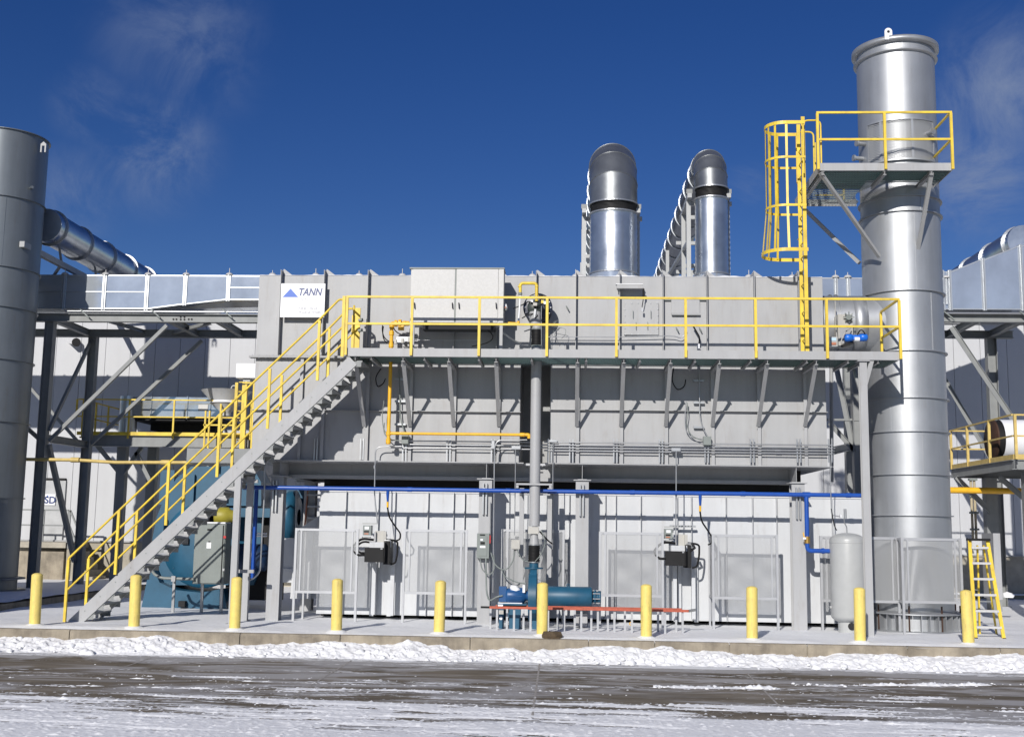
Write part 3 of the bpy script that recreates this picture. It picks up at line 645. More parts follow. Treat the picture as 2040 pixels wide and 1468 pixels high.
# ------------------------------------------------------------------ main stack
YS_ = 26.4; RS = .875
xs = at(1811, 1000, YS_).x; SC = Vector((xs, YS_, 0)); YSF = YS_-RS
def sz(py): return gz(py, YSF, 1811)
zt = gz(68, YS_-RS-.1, 1783)
stk = T('exhaust_stack', 'tall silver exhaust stack with flanged rings and an upper work platform around it', 'stack', SC)
rings = [1222, 1026, 944, 858, 791, 697, 577, 419, 389]
zz = [.40]+[sz(p) for p in rings[1:]]+[zt]
for a, b in zip(zz, zz[1:]): MB().lathe(SC, [(RS, a+.012), (RS, b-.012)], 72).build('shell_section', STACK, stk)
for z in zz[1:-1]: MB().lathe(SC, [(RS-.01, z-.011), (RS+.055, z-.011), (RS+.055, z+.011), (RS-.01, z+.011)], 72, smooth=False).build('ring_flange', STACK, stk)
rim = MB().lathe(SC, [(RS, zt-.36), (RS+.06, zt-.345), (RS+.075, zt-.32), (RS+.06, zt-.30), (RS+.004, zt-.285)], 72); rim.build('rim_band', STACK, stk)
MB().lathe(SC, [(RS+.004, zt-.13), (RS+.105, zt-.115), (RS+.105, zt-.01), (RS-.02, zt)], 72).build('rim', STACK, stk)
MB().lathe(SC, [(RS-.02, zt), (RS-.02, zt-1.5)], 48).lathe(SC, [(RS-.02, zt-1.5), (0, zt-1.5)], 48).build('liner', DARK, stk)
def seam(z0, z1, ang, nm='seam'):
    a = math.radians(ang); c, s_ = math.cos(a), math.sin(a); MB().bar((SC.x+(RS+.006)*c, SC.y+(RS+.006)*s_, z0), (SC.x+(RS+.006)*c, SC.y+(RS+.006)*s_, z1), .016, .012, (c, s_, 0)).build(nm, STACK, stk)
for i, (a, b) in enumerate(zip(zz, zz[1:])): seam(a+.02, b-.02, (-128, -96, -84, -128, -100, -62, -85, -75, -95)[i])
lug = MB(); lp = at(1768, 62, SC.y-RS*.95); lg = []
for k in range(17): a = math.pi*k/16; lg.append((lp.x+.085*math.cos(a), zt+.09+.085*math.sin(a)))
lug.prism([(lp.x+.085, zt-.1)]+lg+[(lp.x-.085, zt-.1)], SC.y-RS-.03, SC.y-RS+.0); lo = lug.build('lifting_lug', WHT, stk)
MB().cyl((lp.x, SC.y-RS-.034, zt+.085), (lp.x, SC.y-RS+.004, zt+.085), .032, 12).build('lug_hole', DARK, lo)
# base ring with gussets
ba = MB().lathe(SC, [(RS, .44), (RS+.17, .40), (RS+.19, .385), (RS+.19, .365), (RS, .355)], 72).build('base_ring', STACK, stk)
MB().lathe(SC, [(RS+.19, -.03), (RS+.19, .022), (RS-.02, .03)], 72).build('base_plate', STACK, stk)
MB().lathe(SC, [(RS+.0, .02), (RS+.0, .42)], 72).build('skirt', STACK, stk)
for k in range(36):
    a = 2*math.pi*(k+.4)/36; c, s_ = math.cos(a), math.sin(a)
    if s_ < .35: MB().bar((SC.x+(RS+.09)*c, SC.y+(RS+.09)*s_, .024), (SC.x+(RS+.09)*c, SC.y+(RS+.09)*s_, .364), .012, .17, (c, s_, 0)).build('gusset', STACK, stk)
for k in range(9):
    a = 2*math.pi*(k+.25)/9; c, s_ = math.cos(a), math.sin(a)
    if s_ < .5: MB().cyl((SC.x+(RS+.13)*c, SC.y+(RS+.13)*s_, .03), (SC.x+(RS+.13)*c, SC.y+(RS+.13)*s_, .56), .018, 8).build('anchor_bolt', WOOD, stk)
# expanded metal shield and sampling ports
za, zb_ = gz(318, YSF, 1783), gz(238, YSF, 1783)
sh = MB().lathe(SC, [(RS+.06, za), (RS+.06, zb_)], 40, a0=math.radians(-150), a1=math.radians(-50)).build('mesh_shield', EXPD, stk)
for z in (za, zb_): MB().lathe(SC, [(RS+.045, z-.02), (RS+.08, z-.02), (RS+.08, z+.02), (RS+.045, z+.02)], 40, a0=math.radians(-151), a1=math.radians(-49), smooth=False).build('shield_band', STACK, sh)
for a in (-150, -128, -86, -50):
    a = math.radians(a); c, s_ = math.cos(a), math.sin(a); MB().bar((SC.x+(RS+.07)*c, SC.y+(RS+.07)*s_, za), (SC.x+(RS+.07)*c, SC.y+(RS+.07)*s_, zb_), .05, .012, (c, s_, 0)).build('shield_strap', STACK, sh)
for a, py in ((-62, 265), (-168, 297), (-160, 271)):
    a = math.radians(a); c, s_ = math.cos(a), math.sin(a); z = gz(py, YSF, 1790)
    MB().cyl((SC.x+RS*c, SC.y+RS*s_, z), (SC.x+(RS+.2)*c, SC.y+(RS+.2)*s_, z), .05, 16).cyl((SC.x+(RS+.2)*c, SC.y+(RS+.2)*s_, z), (SC.x+(RS+.24)*c, SC.y+(RS+.24)*s_, z), .075, 16).build('sampling_port', STACK, stk)
# duct from the housing to the stack
zc = (gz(591, YS_, 1690)+gz(706, YS_, 1690))/2; rc = (gz(591, YS_, 1690)-gz(706, YS_, 1690))/2
xh = gx(1640, YH, 640); bd = MB().cyl((xh+.0, YS_, zc), (SC.x-RS*.5, YS_, zc), rc, 56); bo = bd.build('outlet_duct', STACK, stk)
for x in (xh+.06, xh+.32, xh+.45): MB().lathe((x, YS_, zc), [(rc-.01, -.012), (rc+.035, -.012), (rc+.035, .012), (rc-.01, .012)], 56, 'x', smooth=False).build('duct_flange', STACK, bo)
MB().lathe((xh+.9, YS_, zc), [(rc+.002, -.15), (rc+.004, -.15), (rc+.004, .15), (rc+.002, .15)], 40, 'x').build('duct_band', STACK, bo)
# damper drive in front of the outlet duct
da = T('damper_actuator', 'bright blue pneumatic damper actuator on a grey bracket beside the silver stack', 'actuator', at(1700, 690, 25.3))
MB().pb(1670, 626, 1699, 688, 25.35, 25.75).build('bracket_box', BEIGE, da)
MB().pb(1673, 650, 1697, 684, 25.33, 25.349).build('bracket_plate', GREYD, da)
c = MB(); 
for k in range(8): a = k*math.pi/4; c.bar(at(1691, 632, 25.3), at(1691, 632, 25.3)+Vector((.12*math.cos(a), -.02, .12*math.sin(a))), .022)
c.cyl(at(1691, 632, 25.2), at(1691, 632, 25.36), .06, 12); c.build('crank', BOXG, da)
p, q = at(1682, 673, 25.15), at(1728, 672, 25.15); c = MB(); c.tube([p, p.lerp(q, .05), p.lerp(q, .34), p.lerp(q, .36)], .08, 16, rr=[.05, .085, .085, .05]); c.tube([p.lerp(q, .64), p.lerp(q, .66), p.lerp(q, .95), q], .08, 16, rr=[.05, .085, .085, .05]); c.bar(p.lerp(q, .3), p.lerp(q, .7), .09, .1)
c.build('cylinder', mat('actuator_blue', (.01, .14, .62), .35), da); MB().tube(sag(p.lerp(q, .55)+Vector((0, -.05, .05)), q+Vector((-.05, -.06, .02)), -.12), .012, 6).build('hose', BLACK, da)
MB().cyl(at(1702, 676, 25.1), at(1712, 676, 25.1), .05, 10).build('valve', WHT, da)
MB().bar(at(1676, 690, 25.2), at(1700, 682, 25.2), .04, .06).build('arm', BLK2, da)
db = T('damper_controller', 'small grey controller box with display at the walkway end beside the blue actuator', 'controller', at(1661, 691, 25.0))
MB().pb(1653, 671, 1669, 690, 25.0, 25.15).build('case', TANKM, db); MB().pb(1656.5, 673, 1666, 678.5, 24.99, 24.999).build('display', mat('display_blue', (.45, .62, .75), .3), db); MB().pb(1657, 682, 1666, 687, 24.985, 24.999).build('label_plate', ORAN, db)
MB().tube(bend([at(1674, 688, 25.0), at(1677, 675, 25.0), at(1683, 662, 25.0), at(1696, 652, 25.2)], .1), .012, 6).build('cable', BEIGE, db)
MB().tube(bend([at(1668, 690, 25.0), at(1667, 668, 25.0), at(1664, 640, 25.2), at(1664, 600, 25.4)], .1), .010, 6).build('cable', BEIGE, db)
# ------------------------------------------------------------------ upper platform on the stack
YU = 24.5; u0, u1 = gz(340, YU, 1763), gz(325, YU, 1763); ul, ur = gx(1633, YU, 335), gx(1897, YU, 330)
up = T('stack_platform', 'small grey work platform with yellow railing high up around the silver stack', 'platform', (SC.x, YU, u0))
MB().box(ul, ur, YU, YU+.012, u0, u1).build('fascia', GREY, up); YUB = 26.1; xk = gx(1712, 27, 400)
for x in (ul, ur-.012): MB().box(x, x+.012, YU+.0125, YUB if x > 0 and x == ur-.012 else 27.3, u0, u1).build('side_channel', GREY, up)
MB().box(ul, xk, 27.29, 27.302, u0, u1).build('rear_channel', GREY, up); MB().box(xk, ur, YUB, YUB+.012, u0, u1-.002).build('rear_channel', GREY, up)
gr = MB(); zg = u0+.045
def open_deck(x, y): return (x-SC.x)**2+(y-SC.y)**2 > (RS+.1)**2
x = ul+.03
while x < ur-.03:
    yend = 27.28 if x < xk else YUB-.01
    if abs(x-SC.x) < RS+.1:
        yc = SC.y-math.sqrt(max(0, (RS+.1)**2-(x-SC.x)**2)); gr.box(x-.0025, x+.0025, YU+.02, min(yend, yc), zg-.025, zg)
        y2 = SC.y+math.sqrt(max(0, (RS+.1)**2-(x-SC.x)**2))
        if y2 < yend: gr.box(x-.0025, x+.0025, y2, yend, zg-.025, zg)
    else: gr.box(x-.0025, x+.0025, YU+.02, yend, zg-.025, zg)
    x += .034
for k in range(7): y = YU+.08+k*.14; gr.box(ul+.02, (ur-.02) if y < SC.y-RS-.1 else SC.x-RS-.1, y-.003, y+.003, zg-.0255, zg-.012)
for k in range(12): y = 25.55+k*.14; gr.box(ul+.02, SC.x-RS-.12 if y < 27.2 else xk, y-.003, y+.003, zg-.0255, zg-.012)
gr.build('grating', GRAT, up)['kind'] = 'stuff'
sn = MB().box(ul+.02, ur-.02, YU+.02, 25.38, zg+.002, zg+.014); sn.box(ul+.02, SC.x-RS-.13, 25.381, 26.0, zg+.002, zg+.012)
tag(sn.build('platform_snow', DECKS), 'thin snow lying on the grating of the high stack platform', 'snow', None, 'stuff')
for px in (1640, 1763, 1856): x = gx(px, YU, 340); MB().ib((x, YU+.02, u0-.045), (x, 25.6 if px == 1763 else 26.3, u0-.045), .09, .07, up=(0, 0, 1)).build('joist', GREYD, up)
def bar_to(pa, Ya, pb_, Yb, w=.08): return MB().bar(at(*pa, Ya), at(*pb_, Yb), w, w*.8)
bar_to((1634, 344), YU+.06, (1752, 512), 25.6).build('brace', GREYD, up); bar_to((1856, 344), YU+.06, (1827, 505), 25.62).build('brace', GREYD, up)
bar_to((1604, 418), 27.0, (1712, 524), 26.2, .1).build('brace', GREYD, up)
r1, r2 = gz(222.5, YU-.03, 1763), gz(278, YU-.03, 1763)
MB().box(gx(1626, YU-.03, 225), gx(1896, YU-.03, 225), YU-.052, YU-.008, r1-.044, r1).build('top_rail', YEL, up); MB().box(gx(1628, YU-.03, 280), gx(1897, YU-.03, 280), YU-.05, YU-.01, r2-.022, r2+.022).build('mid_rail', YEL, up)
for px in (1629, 1763, 1896): x = gx(px, YU-.03, 280); MB().box(x-.027, x+.027, YU-.057, YU-.003, u0+.02, r1-.045).build('post', YEL, up)
xe = gx(1895, YU, 280)
for z in (r1-.022, r2): MB().box(xe-.02, xe+.02, YU-.002, YUB-.02, z-.02, z+.02).build('end_rail', YEL, up)
MB().box(xe-.027, xe+.027, YUB-.06, YUB-.01, u1-.06, r1-.05).build('post', YEL, up)
xw = gx(1629, YU, 280)
for z in (r2+.02, u1+.32): MB().box(xw+.5, xw+1.2, 27.2, 27.25, z-.25, z-.21).build('rear_rail', YEL, up)
MB().box(xw+1.16, xw+1.2, 27.2, 27.25, u1-.02, u1+.35).build('post', YEL, up); MB().box(xw+.28, xw+.32, 26.2, 26.25, u1-.02, r1-.1).build('post', YEL, up)
# ------------------------------------------------------------------ caged ladder
la = T('caged_ladder', 'yellow caged ladder climbing from the walkway to the high stack platform', 'ladder', at(1600, 695, 24.9))
xL = gx(1606, 24.75, 560); yA, yB = 24.72, 25.22; zbt = ZD1-.05; ztp = r1-.02
for y in (yA, yB): MB().box(xL-.05, xL+.03, y-.008, y+.008, zbt, ztp).build('stile', YEL, la)
ru = MB().cyl((xL-.01, yA+.009, 0), (xL-.01, yB-.009, 0), .013, 8).build('rung', YEL, la); nr = int((ztp-zbt-.2)/.305)
ru.location.z = zbt+.15+ORG[la.name_full].z*0
for k in range(1, nr): c_ = ru.copy(); COL.objects.link(c_); c_.name = 'rung'; c_.location.z = zbt+.15+.305*k
def hoop(z, fl=0, h=.05):
    W_ = .40+fl; D_ = .80+fl; ym = (yA+yB)/2; pts = [Vector((xL, ym-W_, z))]+arc((xL-D_+W_, ym, z), W_, -math.pi/2, -3*math.pi/2, 20, (1, 0, 0), (0, 1, 0))+[Vector((xL, ym+W_, z))]
    c = MB(); v = []; 
    for p in pts:
        n_ = Vector((p.x-(xL-.3), p.y-ym, 0)).normalized()
        for dr, dz_ in ((0, -h/2), (.008, -h/2), (.008, h/2), (0, h/2)): v.append(p+n_*dr+Vector((0, 0, dz_)))
    f = []
    for i in range(len(pts)-1):
        for j in range(4): a, b = 4*i+j, 4*i+(j+1) % 4; f.append((a, b, b+4, a+4))
    c.add(v, f); c.build('hoop', YEL, la); return pts
hz = [gz(p, 24.45, 1560) for p in (240, 309, 405, 496)]
H_ = [hoop(z, .10 if i == 3 else 0, .075 if i in (0, 3) else .05) for i, z in enumerate(hz)]
for k in (1, 5, 8, 11, 14, 17, 20):
    n_ = lambda p: Vector((p.x-xL+.3, p.y-(yA+yB)/2, 0)).normalized()
    a, b, c_ = H_[0][k], H_[2][k], H_[3][k]; d = n_(a); o_ = -d*.008
    s_ = MB(); s_.bar(a+o_, b+o_, .05, .006, d); s_.bar(b+o_, c_+o_, .05, .006, d); s_.build('cage_strap', YEL, la)
hh = MB()
for y in (yA-.12, yB+.12): hh.tube(bend([(xL-.03, y, u1-.2), (xL-.03, y, r1-.15), (xL+.35, y, r1-.15), (xL+.35, y, u1-.1)], .12), .02, 8)
hh.build('grab_rail', YEL, la)
for z in (zbt+.4, zbt+1.5, zbt+2.8): MB().bar((xL, yB, z), (xL, 25.54, z), .04, .01).build('standoff', YEL, la)
# column standing under the walkway end
c0 = T('walkway_column', 'slender grey steel column carrying the walkway end beside the silver stack', 'column', (gx(1726, 24.1, 1000), 24.15, 0))
x = gx(1728, 24.15, 1100); wcol(x, 24.15, -.03, ZD0-.03, c0, w=.15, dep=.15, nm='shaft')
MB().bar((x, 24.22, gz(780, 24.2, 1720)-.15), (x, 24.9, ZD0-.1), .05).build('knee_brace', GREYD, c0)
# ------------------------------------------------------------------ air receiver
tk = T('air_receiver', 'tall grey vertical air tank standing on a skirt behind the bollards', 'tank', (gx(1690, 25, 1200), 25.05, 0))
x = gx(1689.5, 25.05, 1150); r = .365; zb_, zt_ = gz(1244, 24.7, 1690), gz(1061, 24.9, 1690); C_ = (x, 25.05, 0)
pr = [(0, zb_)]+[(r*math.sin(a), zb_+.16-.16*math.cos(a)) for a in [i*math.pi/16 for i in range(1, 9)]]+[(r*math.sin(a), zt_-.16-.0-.16*math.cos(a)+.0) for a in [math.pi/2+i*math.pi/16 for i in range(9)]]
MB().lathe(C_, pr, 48).build('vessel', TANKM, tk); MB().lathe(C_, [(r+.002, zt_-.22), (r+.006, zt_-.215), (r+.006, zt_-.2), (r+.002, zt_-.195)], 48).build('weld_band', TANKM, tk)
MB().lathe(C_, [(r*.62, -.03), (r*.62, zb_+.06)], 40).build('skirt', TANKM, tk); MB().lathe(C_, [(r*.62, -.03), (r*.72, -.03), (r*.72, .0), (r*.62, .0)], 40).build('foot_ring', TANKM, tk)
hx = at(1697, 1257, 24.83); MB().cyl((hx.x, 24.80, .16), (hx.x, 24.9, .16), .075, 20).build('skirt_opening', DARK, tk)
for px in (1656, 1724): p = at(px, 1209, 25.05); MB().cyl((p.x-.03, 25.05, p.z), (p.x+.03, 25.05, p.z), .03, 10).build('nozzle', TANKM, tk)
zt2 = zt_; c = MB(); c.tube(bend([(x, 25.05, zt2-.02), (x, 25.05, zt2+.12), (x-.06, 25.03, zt2+.22), (x-.06, 25.0, zt2+.32)], .06), .012, 8); c.build('relief_pipe', GALVC, tk)
MB().cyl((x-.15, 25, zt2+.34), (x-.13, 25, zt2+.34), .05, 14).build('pressure_gauge', WHT, tk)
c = MB(); c.tube(bend([(x-.13, 25, zt2+.34), (x-.33, 25, zt2+.36), (x-.33, 25.0, zt2+1.15), (x-.28, 25, zt2+2.0)], .08), .010, 8); c.build('gauge_tube', GALVC, tk)
MB().tube(sag((x-.33, 25, zt2+.5), (x-.22, 25, zt2+.05), .1), .012, 6).build('hose', BLACK, tk)
MB().cyl((x-.04, 25, zt2+.30), (x-.04, 25, zt2+.50), .03, 10).build('filter_bowl', GALVC, tk)
# ------------------------------------------------------------------ bollards
bl = ['bollard in front of the foot of the stairs, leftmost of the row', 'bollard in front of the rising stair, second from the left', 'bollard before the stair support posts and the grey cabinet', 'bollard in front of the leftmost mesh guard',
      'bollard in front of the mesh guard left of the blower', 'bollard in front of the blue blower, with a brown stone at its foot', 'bollard near the right end of the low red rail', 'bollard in front of the mesh guard left of the last wide column',
      'bollard in front of the grey air tank', 'bollard beside the yellow stepladder, rightmost of the row']
bp = [(68, 1248, 75, 1147), (268, 1250, 272, 1149), (468, 1255, 471, 1153), (671, 1260, 673, 1157), (875, 1261, 876, 1158), (1080, 1261, 1081, 1160), (1288, 1268, 1287, 1164), (1499, 1274, 1497, 1170), (1713, 1280, 1712, 1176), (1930, 1284, 1927, 1178)]
YBo = 22.95; b0 = None
for i, (a, b, c_, d_) in enumerate(bp):
    x = (at(a, b, YBo).x+at(c_, d_, YBo).x)/2
    if b0 is None:
        b0 = T('bollard', 'x', 'bollard', (0, 0, 0)); h = 1.0
        MB().lathe((0, 0, 0), [(.108, -.04), (.108, h)], 32).build('post', YELP, b0)
        MB().lathe((0, 0, 0), [(.108, h+.0005), (.104, h+.012), (.085, h+.03), (.05, h+.045), (0, h+.05)], 32).build('domed_cap', YELP, b0)
        r_ = b0; kids = list(b0.children)
    else:
        r_ = b0.copy(); COL.objects.link(r_); r_.name = 'bollard'
        for k in kids: cc = k.copy(); COL.objects.link(cc); cc.parent = r_; cc.name = k.name.split('.')[0]
    r_.location = (x, YBo+random.uniform(-.02, .02), -.01+random.uniform(-.01, .012)); r_.rotation_euler = (random.uniform(-.014, .014), random.uniform(-.014, .014), random.uniform(0, 6))
    tag(r_, 'pale yellow '+bl[i], 'bollard', 'bollards along the kerb')
    n = 10; v = [(x, YBo, .09)]; 
    for j in range(3):
        for k in range(20): a_ = k*math.pi/10; R = (.11, .17, .27)[j]*(1+.2*noise.noise((x+math.cos(a_), math.sin(a_), j))); v.append((x+R*math.cos(a_), YBo+R*math.sin(a_), (.045, .03, -.03)[j]))
    f = [(0, 1+k, 1+(k+1) % 20) for k in range(20)]+[(1+j*20+k, 21+j*20+k, 21+j*20+(k+1) % 20, 1+j*20+(k+1) % 20) for j in range(2) for k in range(20)]
    MB().add(v, f, True).build('snow_collar', SNOW, None); o = bpy.data.objects['snow_collar' if i == 0 else 'snow_collar.%03d' % i]; o['kind'] = 'structure'
# ------------------------------------------------------------------ dark stack
YD = 31.2; RD = 1.12; xd = at(90, 286, YD).x-RD*1.0; DC = Vector((xd, YD, .17)); YDF = YD-RD*.9
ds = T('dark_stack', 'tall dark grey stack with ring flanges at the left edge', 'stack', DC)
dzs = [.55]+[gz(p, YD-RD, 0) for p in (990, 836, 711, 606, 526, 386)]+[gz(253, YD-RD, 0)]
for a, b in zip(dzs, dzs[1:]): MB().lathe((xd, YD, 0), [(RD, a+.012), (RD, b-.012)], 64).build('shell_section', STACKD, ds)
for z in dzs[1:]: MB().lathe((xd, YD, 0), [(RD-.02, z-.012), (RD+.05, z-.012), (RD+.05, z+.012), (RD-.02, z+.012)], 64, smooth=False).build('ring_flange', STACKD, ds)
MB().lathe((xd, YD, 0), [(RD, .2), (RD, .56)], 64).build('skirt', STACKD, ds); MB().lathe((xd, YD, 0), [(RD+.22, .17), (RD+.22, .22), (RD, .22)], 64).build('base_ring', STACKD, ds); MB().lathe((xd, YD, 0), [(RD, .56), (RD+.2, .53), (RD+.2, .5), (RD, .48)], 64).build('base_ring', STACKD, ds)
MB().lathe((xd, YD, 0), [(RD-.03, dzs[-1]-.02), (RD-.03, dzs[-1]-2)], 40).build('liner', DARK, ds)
p = at(91, 295, YD-.3); MB().prism([(p.x-.13, p.z-.14), (p.x-.13, p.z+.1), (p.x-.05, p.z+.17), (p.x+.03, p.z+.1), (p.x+.03, p.z-.14), (p.x-.01, p.z-.14), (p.x-.01, p.z+.05), (p.x-.09, p.z+.05), (p.x-.09, p.z-.14)], YD-.35, YD-.30).build('lifting_lug', GREY, ds)
for i, (a, b) in enumerate(zip(dzs, dzs[1:])):
    an = math.radians((-60, -75, -100, -62, -80, -58, -85)[i]); c, s_ = math.cos(an), math.sin(an); MB().bar((xd+(RD+.004)*c, YD+(RD+.004)*s_, a+.02), (xd+(RD+.004)*c, YD+(RD+.004)*s_, b-.02), .014, .01, (c, s_, 0)).build('seam', STACKD, ds)
p = Vector((xd+RD*math.cos(-.42), YD+RD*math.sin(-.42), gz(364, YD-1, 78))); MB().cyl(p, p+Vector((.1, -.12, 0)), .04, 10).build('sampling_port', STACKD, ds)
# ------------------------------------------------------------------ duct bridge frames
Y1, Y2 = 32.6, 35.3
def bridge(label, pxl, pxr, colx, side):
    t_ = T('duct_support_frame', label, 'frame', (at(colx, 900, Y1).x, Y1, .17 if side < 0 else -.03))
    xl, xr = at(pxl, 635, Y1).x, at(pxr, 635, Y1).x; zt_, zb_ = gz(626.5, Y1, 327 if side < 0 else 1960), gz(642.5, Y1, 327 if side < 0 else 1960)
    zc_ = (zt_+zb_)/2; dep = zt_-zb_
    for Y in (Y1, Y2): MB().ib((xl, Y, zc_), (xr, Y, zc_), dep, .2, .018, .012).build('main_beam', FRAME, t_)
    return t_, xl, xr, zt_, zb_
fl_, xl, xr, zt_, zb_ = bridge('grey steel trestle with diagonal braces carrying the rectangular duct left of the oxidizer', -250, 516, 90, -1)
zm1 = gz(872, Y1, 95); zf = .17
xc1 = (at(101, 660, Y1).x+at(64, 1165, Y1).x)/2; xc2 = at(184, 700, Y2).x
for x, Y in ((xc1, Y1), (xc2+.02, Y2)):
    c = MB(); c.box(x-.13, x-.114, Y-.12, Y+.12, zf-.05, zb_); c.box(x+.114, x+.13, Y-.12, Y+.12, zf-.05, zb_); c.box(x-.1135, x+.1135, Y-.006, Y+.006, zf-.05, zb_)
    o = c.build('column', FRAME, fl_); MB().box(x-.22, x+.22, Y-.2, Y+.2, zf-.04, zf+.03).build('base_plate', FRAME, o)
    MB().box(x-.3, x+.3, Y-.25, Y+.25, zf-.1, zf+.02).build('plinth', CONC, o)
for px in (335, 430): x = at(px, 640, Y1).x; MB().ib((x, Y1+.02, (zt_+zb_)/2), (x, Y2-.02, (zt_+zb_)/2), .2, .15).build('cross_beam', FRAME, fl_)
MB().ib((xc1, Y1, (zt_+zb_)/2), (xc1, Y2, (zt_+zb_)/2), .2, .15).build('cross_beam', FRAME, fl_)
MB().ib((xc1, Y1+.02, zm1), (xc2, Y2-.02, zm1), .22, .15).build('mid_beam', FRAME, fl_)
def br(pa, Ya, pb_, Yb, par, w=.11, ma=FRAME): 
    a, b = at(*pa, Ya), at(*pb_, Yb); c = MB(); d = (b-a).normalized(); n_ = Vector((-d.z, 0, d.x)).normalized()
    c.bar(a+n_*(w/2), b+n_*(w/2), .014, w*.9, (0, 1, 0)); c.bar(a, b, w, .014, (0, 1, 0)); return c.build('brace', ma, par)
br((332, 648), Y1, (97, 878), Y1, fl_); br((402, 678), Y2, (180, 885), Y2, fl_); br((181, 678), Y2, (96, 858), Y1, fl_)
br((50, 850), Y1, (88, 884), Y1, fl_); br((95, 886), Y1, (148, 1120), Y2, fl_, .16); br((56, 768), Y2+.1, (155, 880), Y2+.1, fl_, .09)
br((208, 638), Y1, (288, 662), Y2, fl_); br((420, 642), Y1, (345, 662), Y2, fl_)
hb = MB()
for a, b in ((343.5, 635), (349.5, 635), (358, 630.5), (365.5, 630.5), (358, 635.5), (365.5, 635.5), (374, 635), (380, 635)): p = at(a, b, Y1-.1); hb.cyl((p.x, Y1-.006, p.z), (p.x, Y1-.02, p.z), .028, 8)
hb.build('bolt_heads', DARK, fl_)['kind'] = 'stuff'
fr_, xl2, xr2, zt2, zb2 = bridge('grey steel trestle with diagonal braces carrying the rectangular duct right of the silver stack', 1872, 2090, 1972, 1)
xq = at(1974, 700, Y2).x; 
for x, Y in ((xq, Y2), (at(2060, 800, Y1).x, Y1)):
    c = MB(); c.box(x-.14, x-.124, Y-.13, Y+.13, -.05, zb2); c.box(x+.124, x+.14, Y-.13, Y+.13, -.05, zb2); c.box(x-.1235, x+.1235, Y-.006, Y+.006, -.05, zb2)
    MB().box(x-.22, x+.22, Y-.2, Y+.2, -.05, .03).build('base_plate', FRAME, c.build('column', FRAME, fr_))
br((1895, 652), Y1, (2060, 900), Y1, fr_, .13); br((1878, 750), Y2, (2000, 960), Y2, fr_, .12)
for px in (1950, 2040): x = at(px, 640, Y1).x; MB().ib((x, Y1+.02, (zt2+zb2)/2), (x, Y2-.02, (zt2+zb2)/2), .2, .15).build('cross_beam', FRAME, fr_)
# trestle seen through the gap beside the silver stack
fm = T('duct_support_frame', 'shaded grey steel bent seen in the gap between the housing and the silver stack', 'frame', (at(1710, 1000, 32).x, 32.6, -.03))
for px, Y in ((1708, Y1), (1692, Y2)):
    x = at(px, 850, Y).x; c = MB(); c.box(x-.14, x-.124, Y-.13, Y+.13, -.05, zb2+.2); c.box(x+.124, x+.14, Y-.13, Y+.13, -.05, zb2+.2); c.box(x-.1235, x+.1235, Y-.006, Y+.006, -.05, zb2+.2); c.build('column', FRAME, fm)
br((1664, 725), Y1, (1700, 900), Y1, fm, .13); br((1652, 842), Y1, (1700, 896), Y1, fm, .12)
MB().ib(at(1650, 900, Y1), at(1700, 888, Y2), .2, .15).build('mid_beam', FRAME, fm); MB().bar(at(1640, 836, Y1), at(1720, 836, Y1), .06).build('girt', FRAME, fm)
MB().tube([at(1656, 720, 29.8), at(1657, 960, 29.8)], .05, 10).build('downpipe', GREYD, fm)
# ------------------------------------------------------------------ rectangular duct
YDk = 33.2; YDb = 34.9
rd = T('rectangular_duct', 'long shiny galvanised rectangular duct running behind the oxidizer at roof level', 'duct', at(300, 616, YDk))
zA, zB_ = gz(548, YDk, 300), gz(615.5, YDk, 200); zU = gz(598, YDk, 480); zV = gz(604, YDk, 1700)
secs = [(-250, -130, zB_, zB_), (-130, -30, zB_, zB_), (-30, 60, zB_, zB_), (60, 127, zB_, zB_), (127, 208, zB_, zB_), (208, 293, zB_, zB_), (293, 369, zB_, (zB_+zU)/2), (369, 455, (zB_+zU)/2, zU), (455, 541, zU, zU)]
px = 541
while px < 1640: secs.append((px, px+86.5, zU, zU)); px += 86.5
secs += [(px, 1690, zU, zU), (1690, 1790, zU, zU), (1790, 1886, zU, zU)]
def dsec(a, b, za, zb_, zta, ztb, par, seam_=True):
    x0, x1 = at(a, 580, YDk).x, at(b, 580, YDk).x
    v = [(x0+.004, YDk, za), (x1-.004, YDk, zb_), (x1-.004, YDb, zb_), (x0+.004, YDb, za), (x0+.004, YDk, zta), (x1-.004, YDk, ztb), (x1-.004, YDb, ztb), (x0+.004, YDb, zta)]
    s_ = MB().add(v, [(0,3,2,1),(4,5,6,7),(0,1,5,4),(1,2,6,5),(2,3,7,6),(3,0,4,7)]).build('duct_section', GALV, par)
    for xx, za_, zt__ in ((x0, za, zta), (x1, zb_, ztb)):
        fl = MB(); sg = 1 if xx == x0 else -1; xo = xx+sg*.004; fl.box(xo, xo+sg*.05, YDk-.035, YDk-.001, za_-.03, zt__+.03); fl.box(xo, xo+sg*.012, YDk-.07, YDk-.036, za_-.03, zt__+.03); fl.box(xo, xo+sg*.02, YDk-.03, YDb, zt__+.001, zt__+.04)
        fl.build('flange', GALVE, s_)
    for zz1, zz2 in (((za, zb_), (za+.035, zb_+.035)), ((zta-.035, ztb-.035), (zta, ztb))):
        MB().add([(x0+.055, YDk-.006, zz1[0]), (x1-.055, YDk-.006, zz1[1]), (x1-.055, YDk-.006, zz2[1]), (x0+.055, YDk-.006, zz2[0])], [(0, 1, 2, 3)]).build('edge_fold', GALVE, s_)
    if seam_: MB().box(x0+.06, x1-.06, YDk-.018, YDk-.001, (za+zta)/2-.012, (za+zta)/2+.012).build('stiffener', GALVE, s_)
    return s_
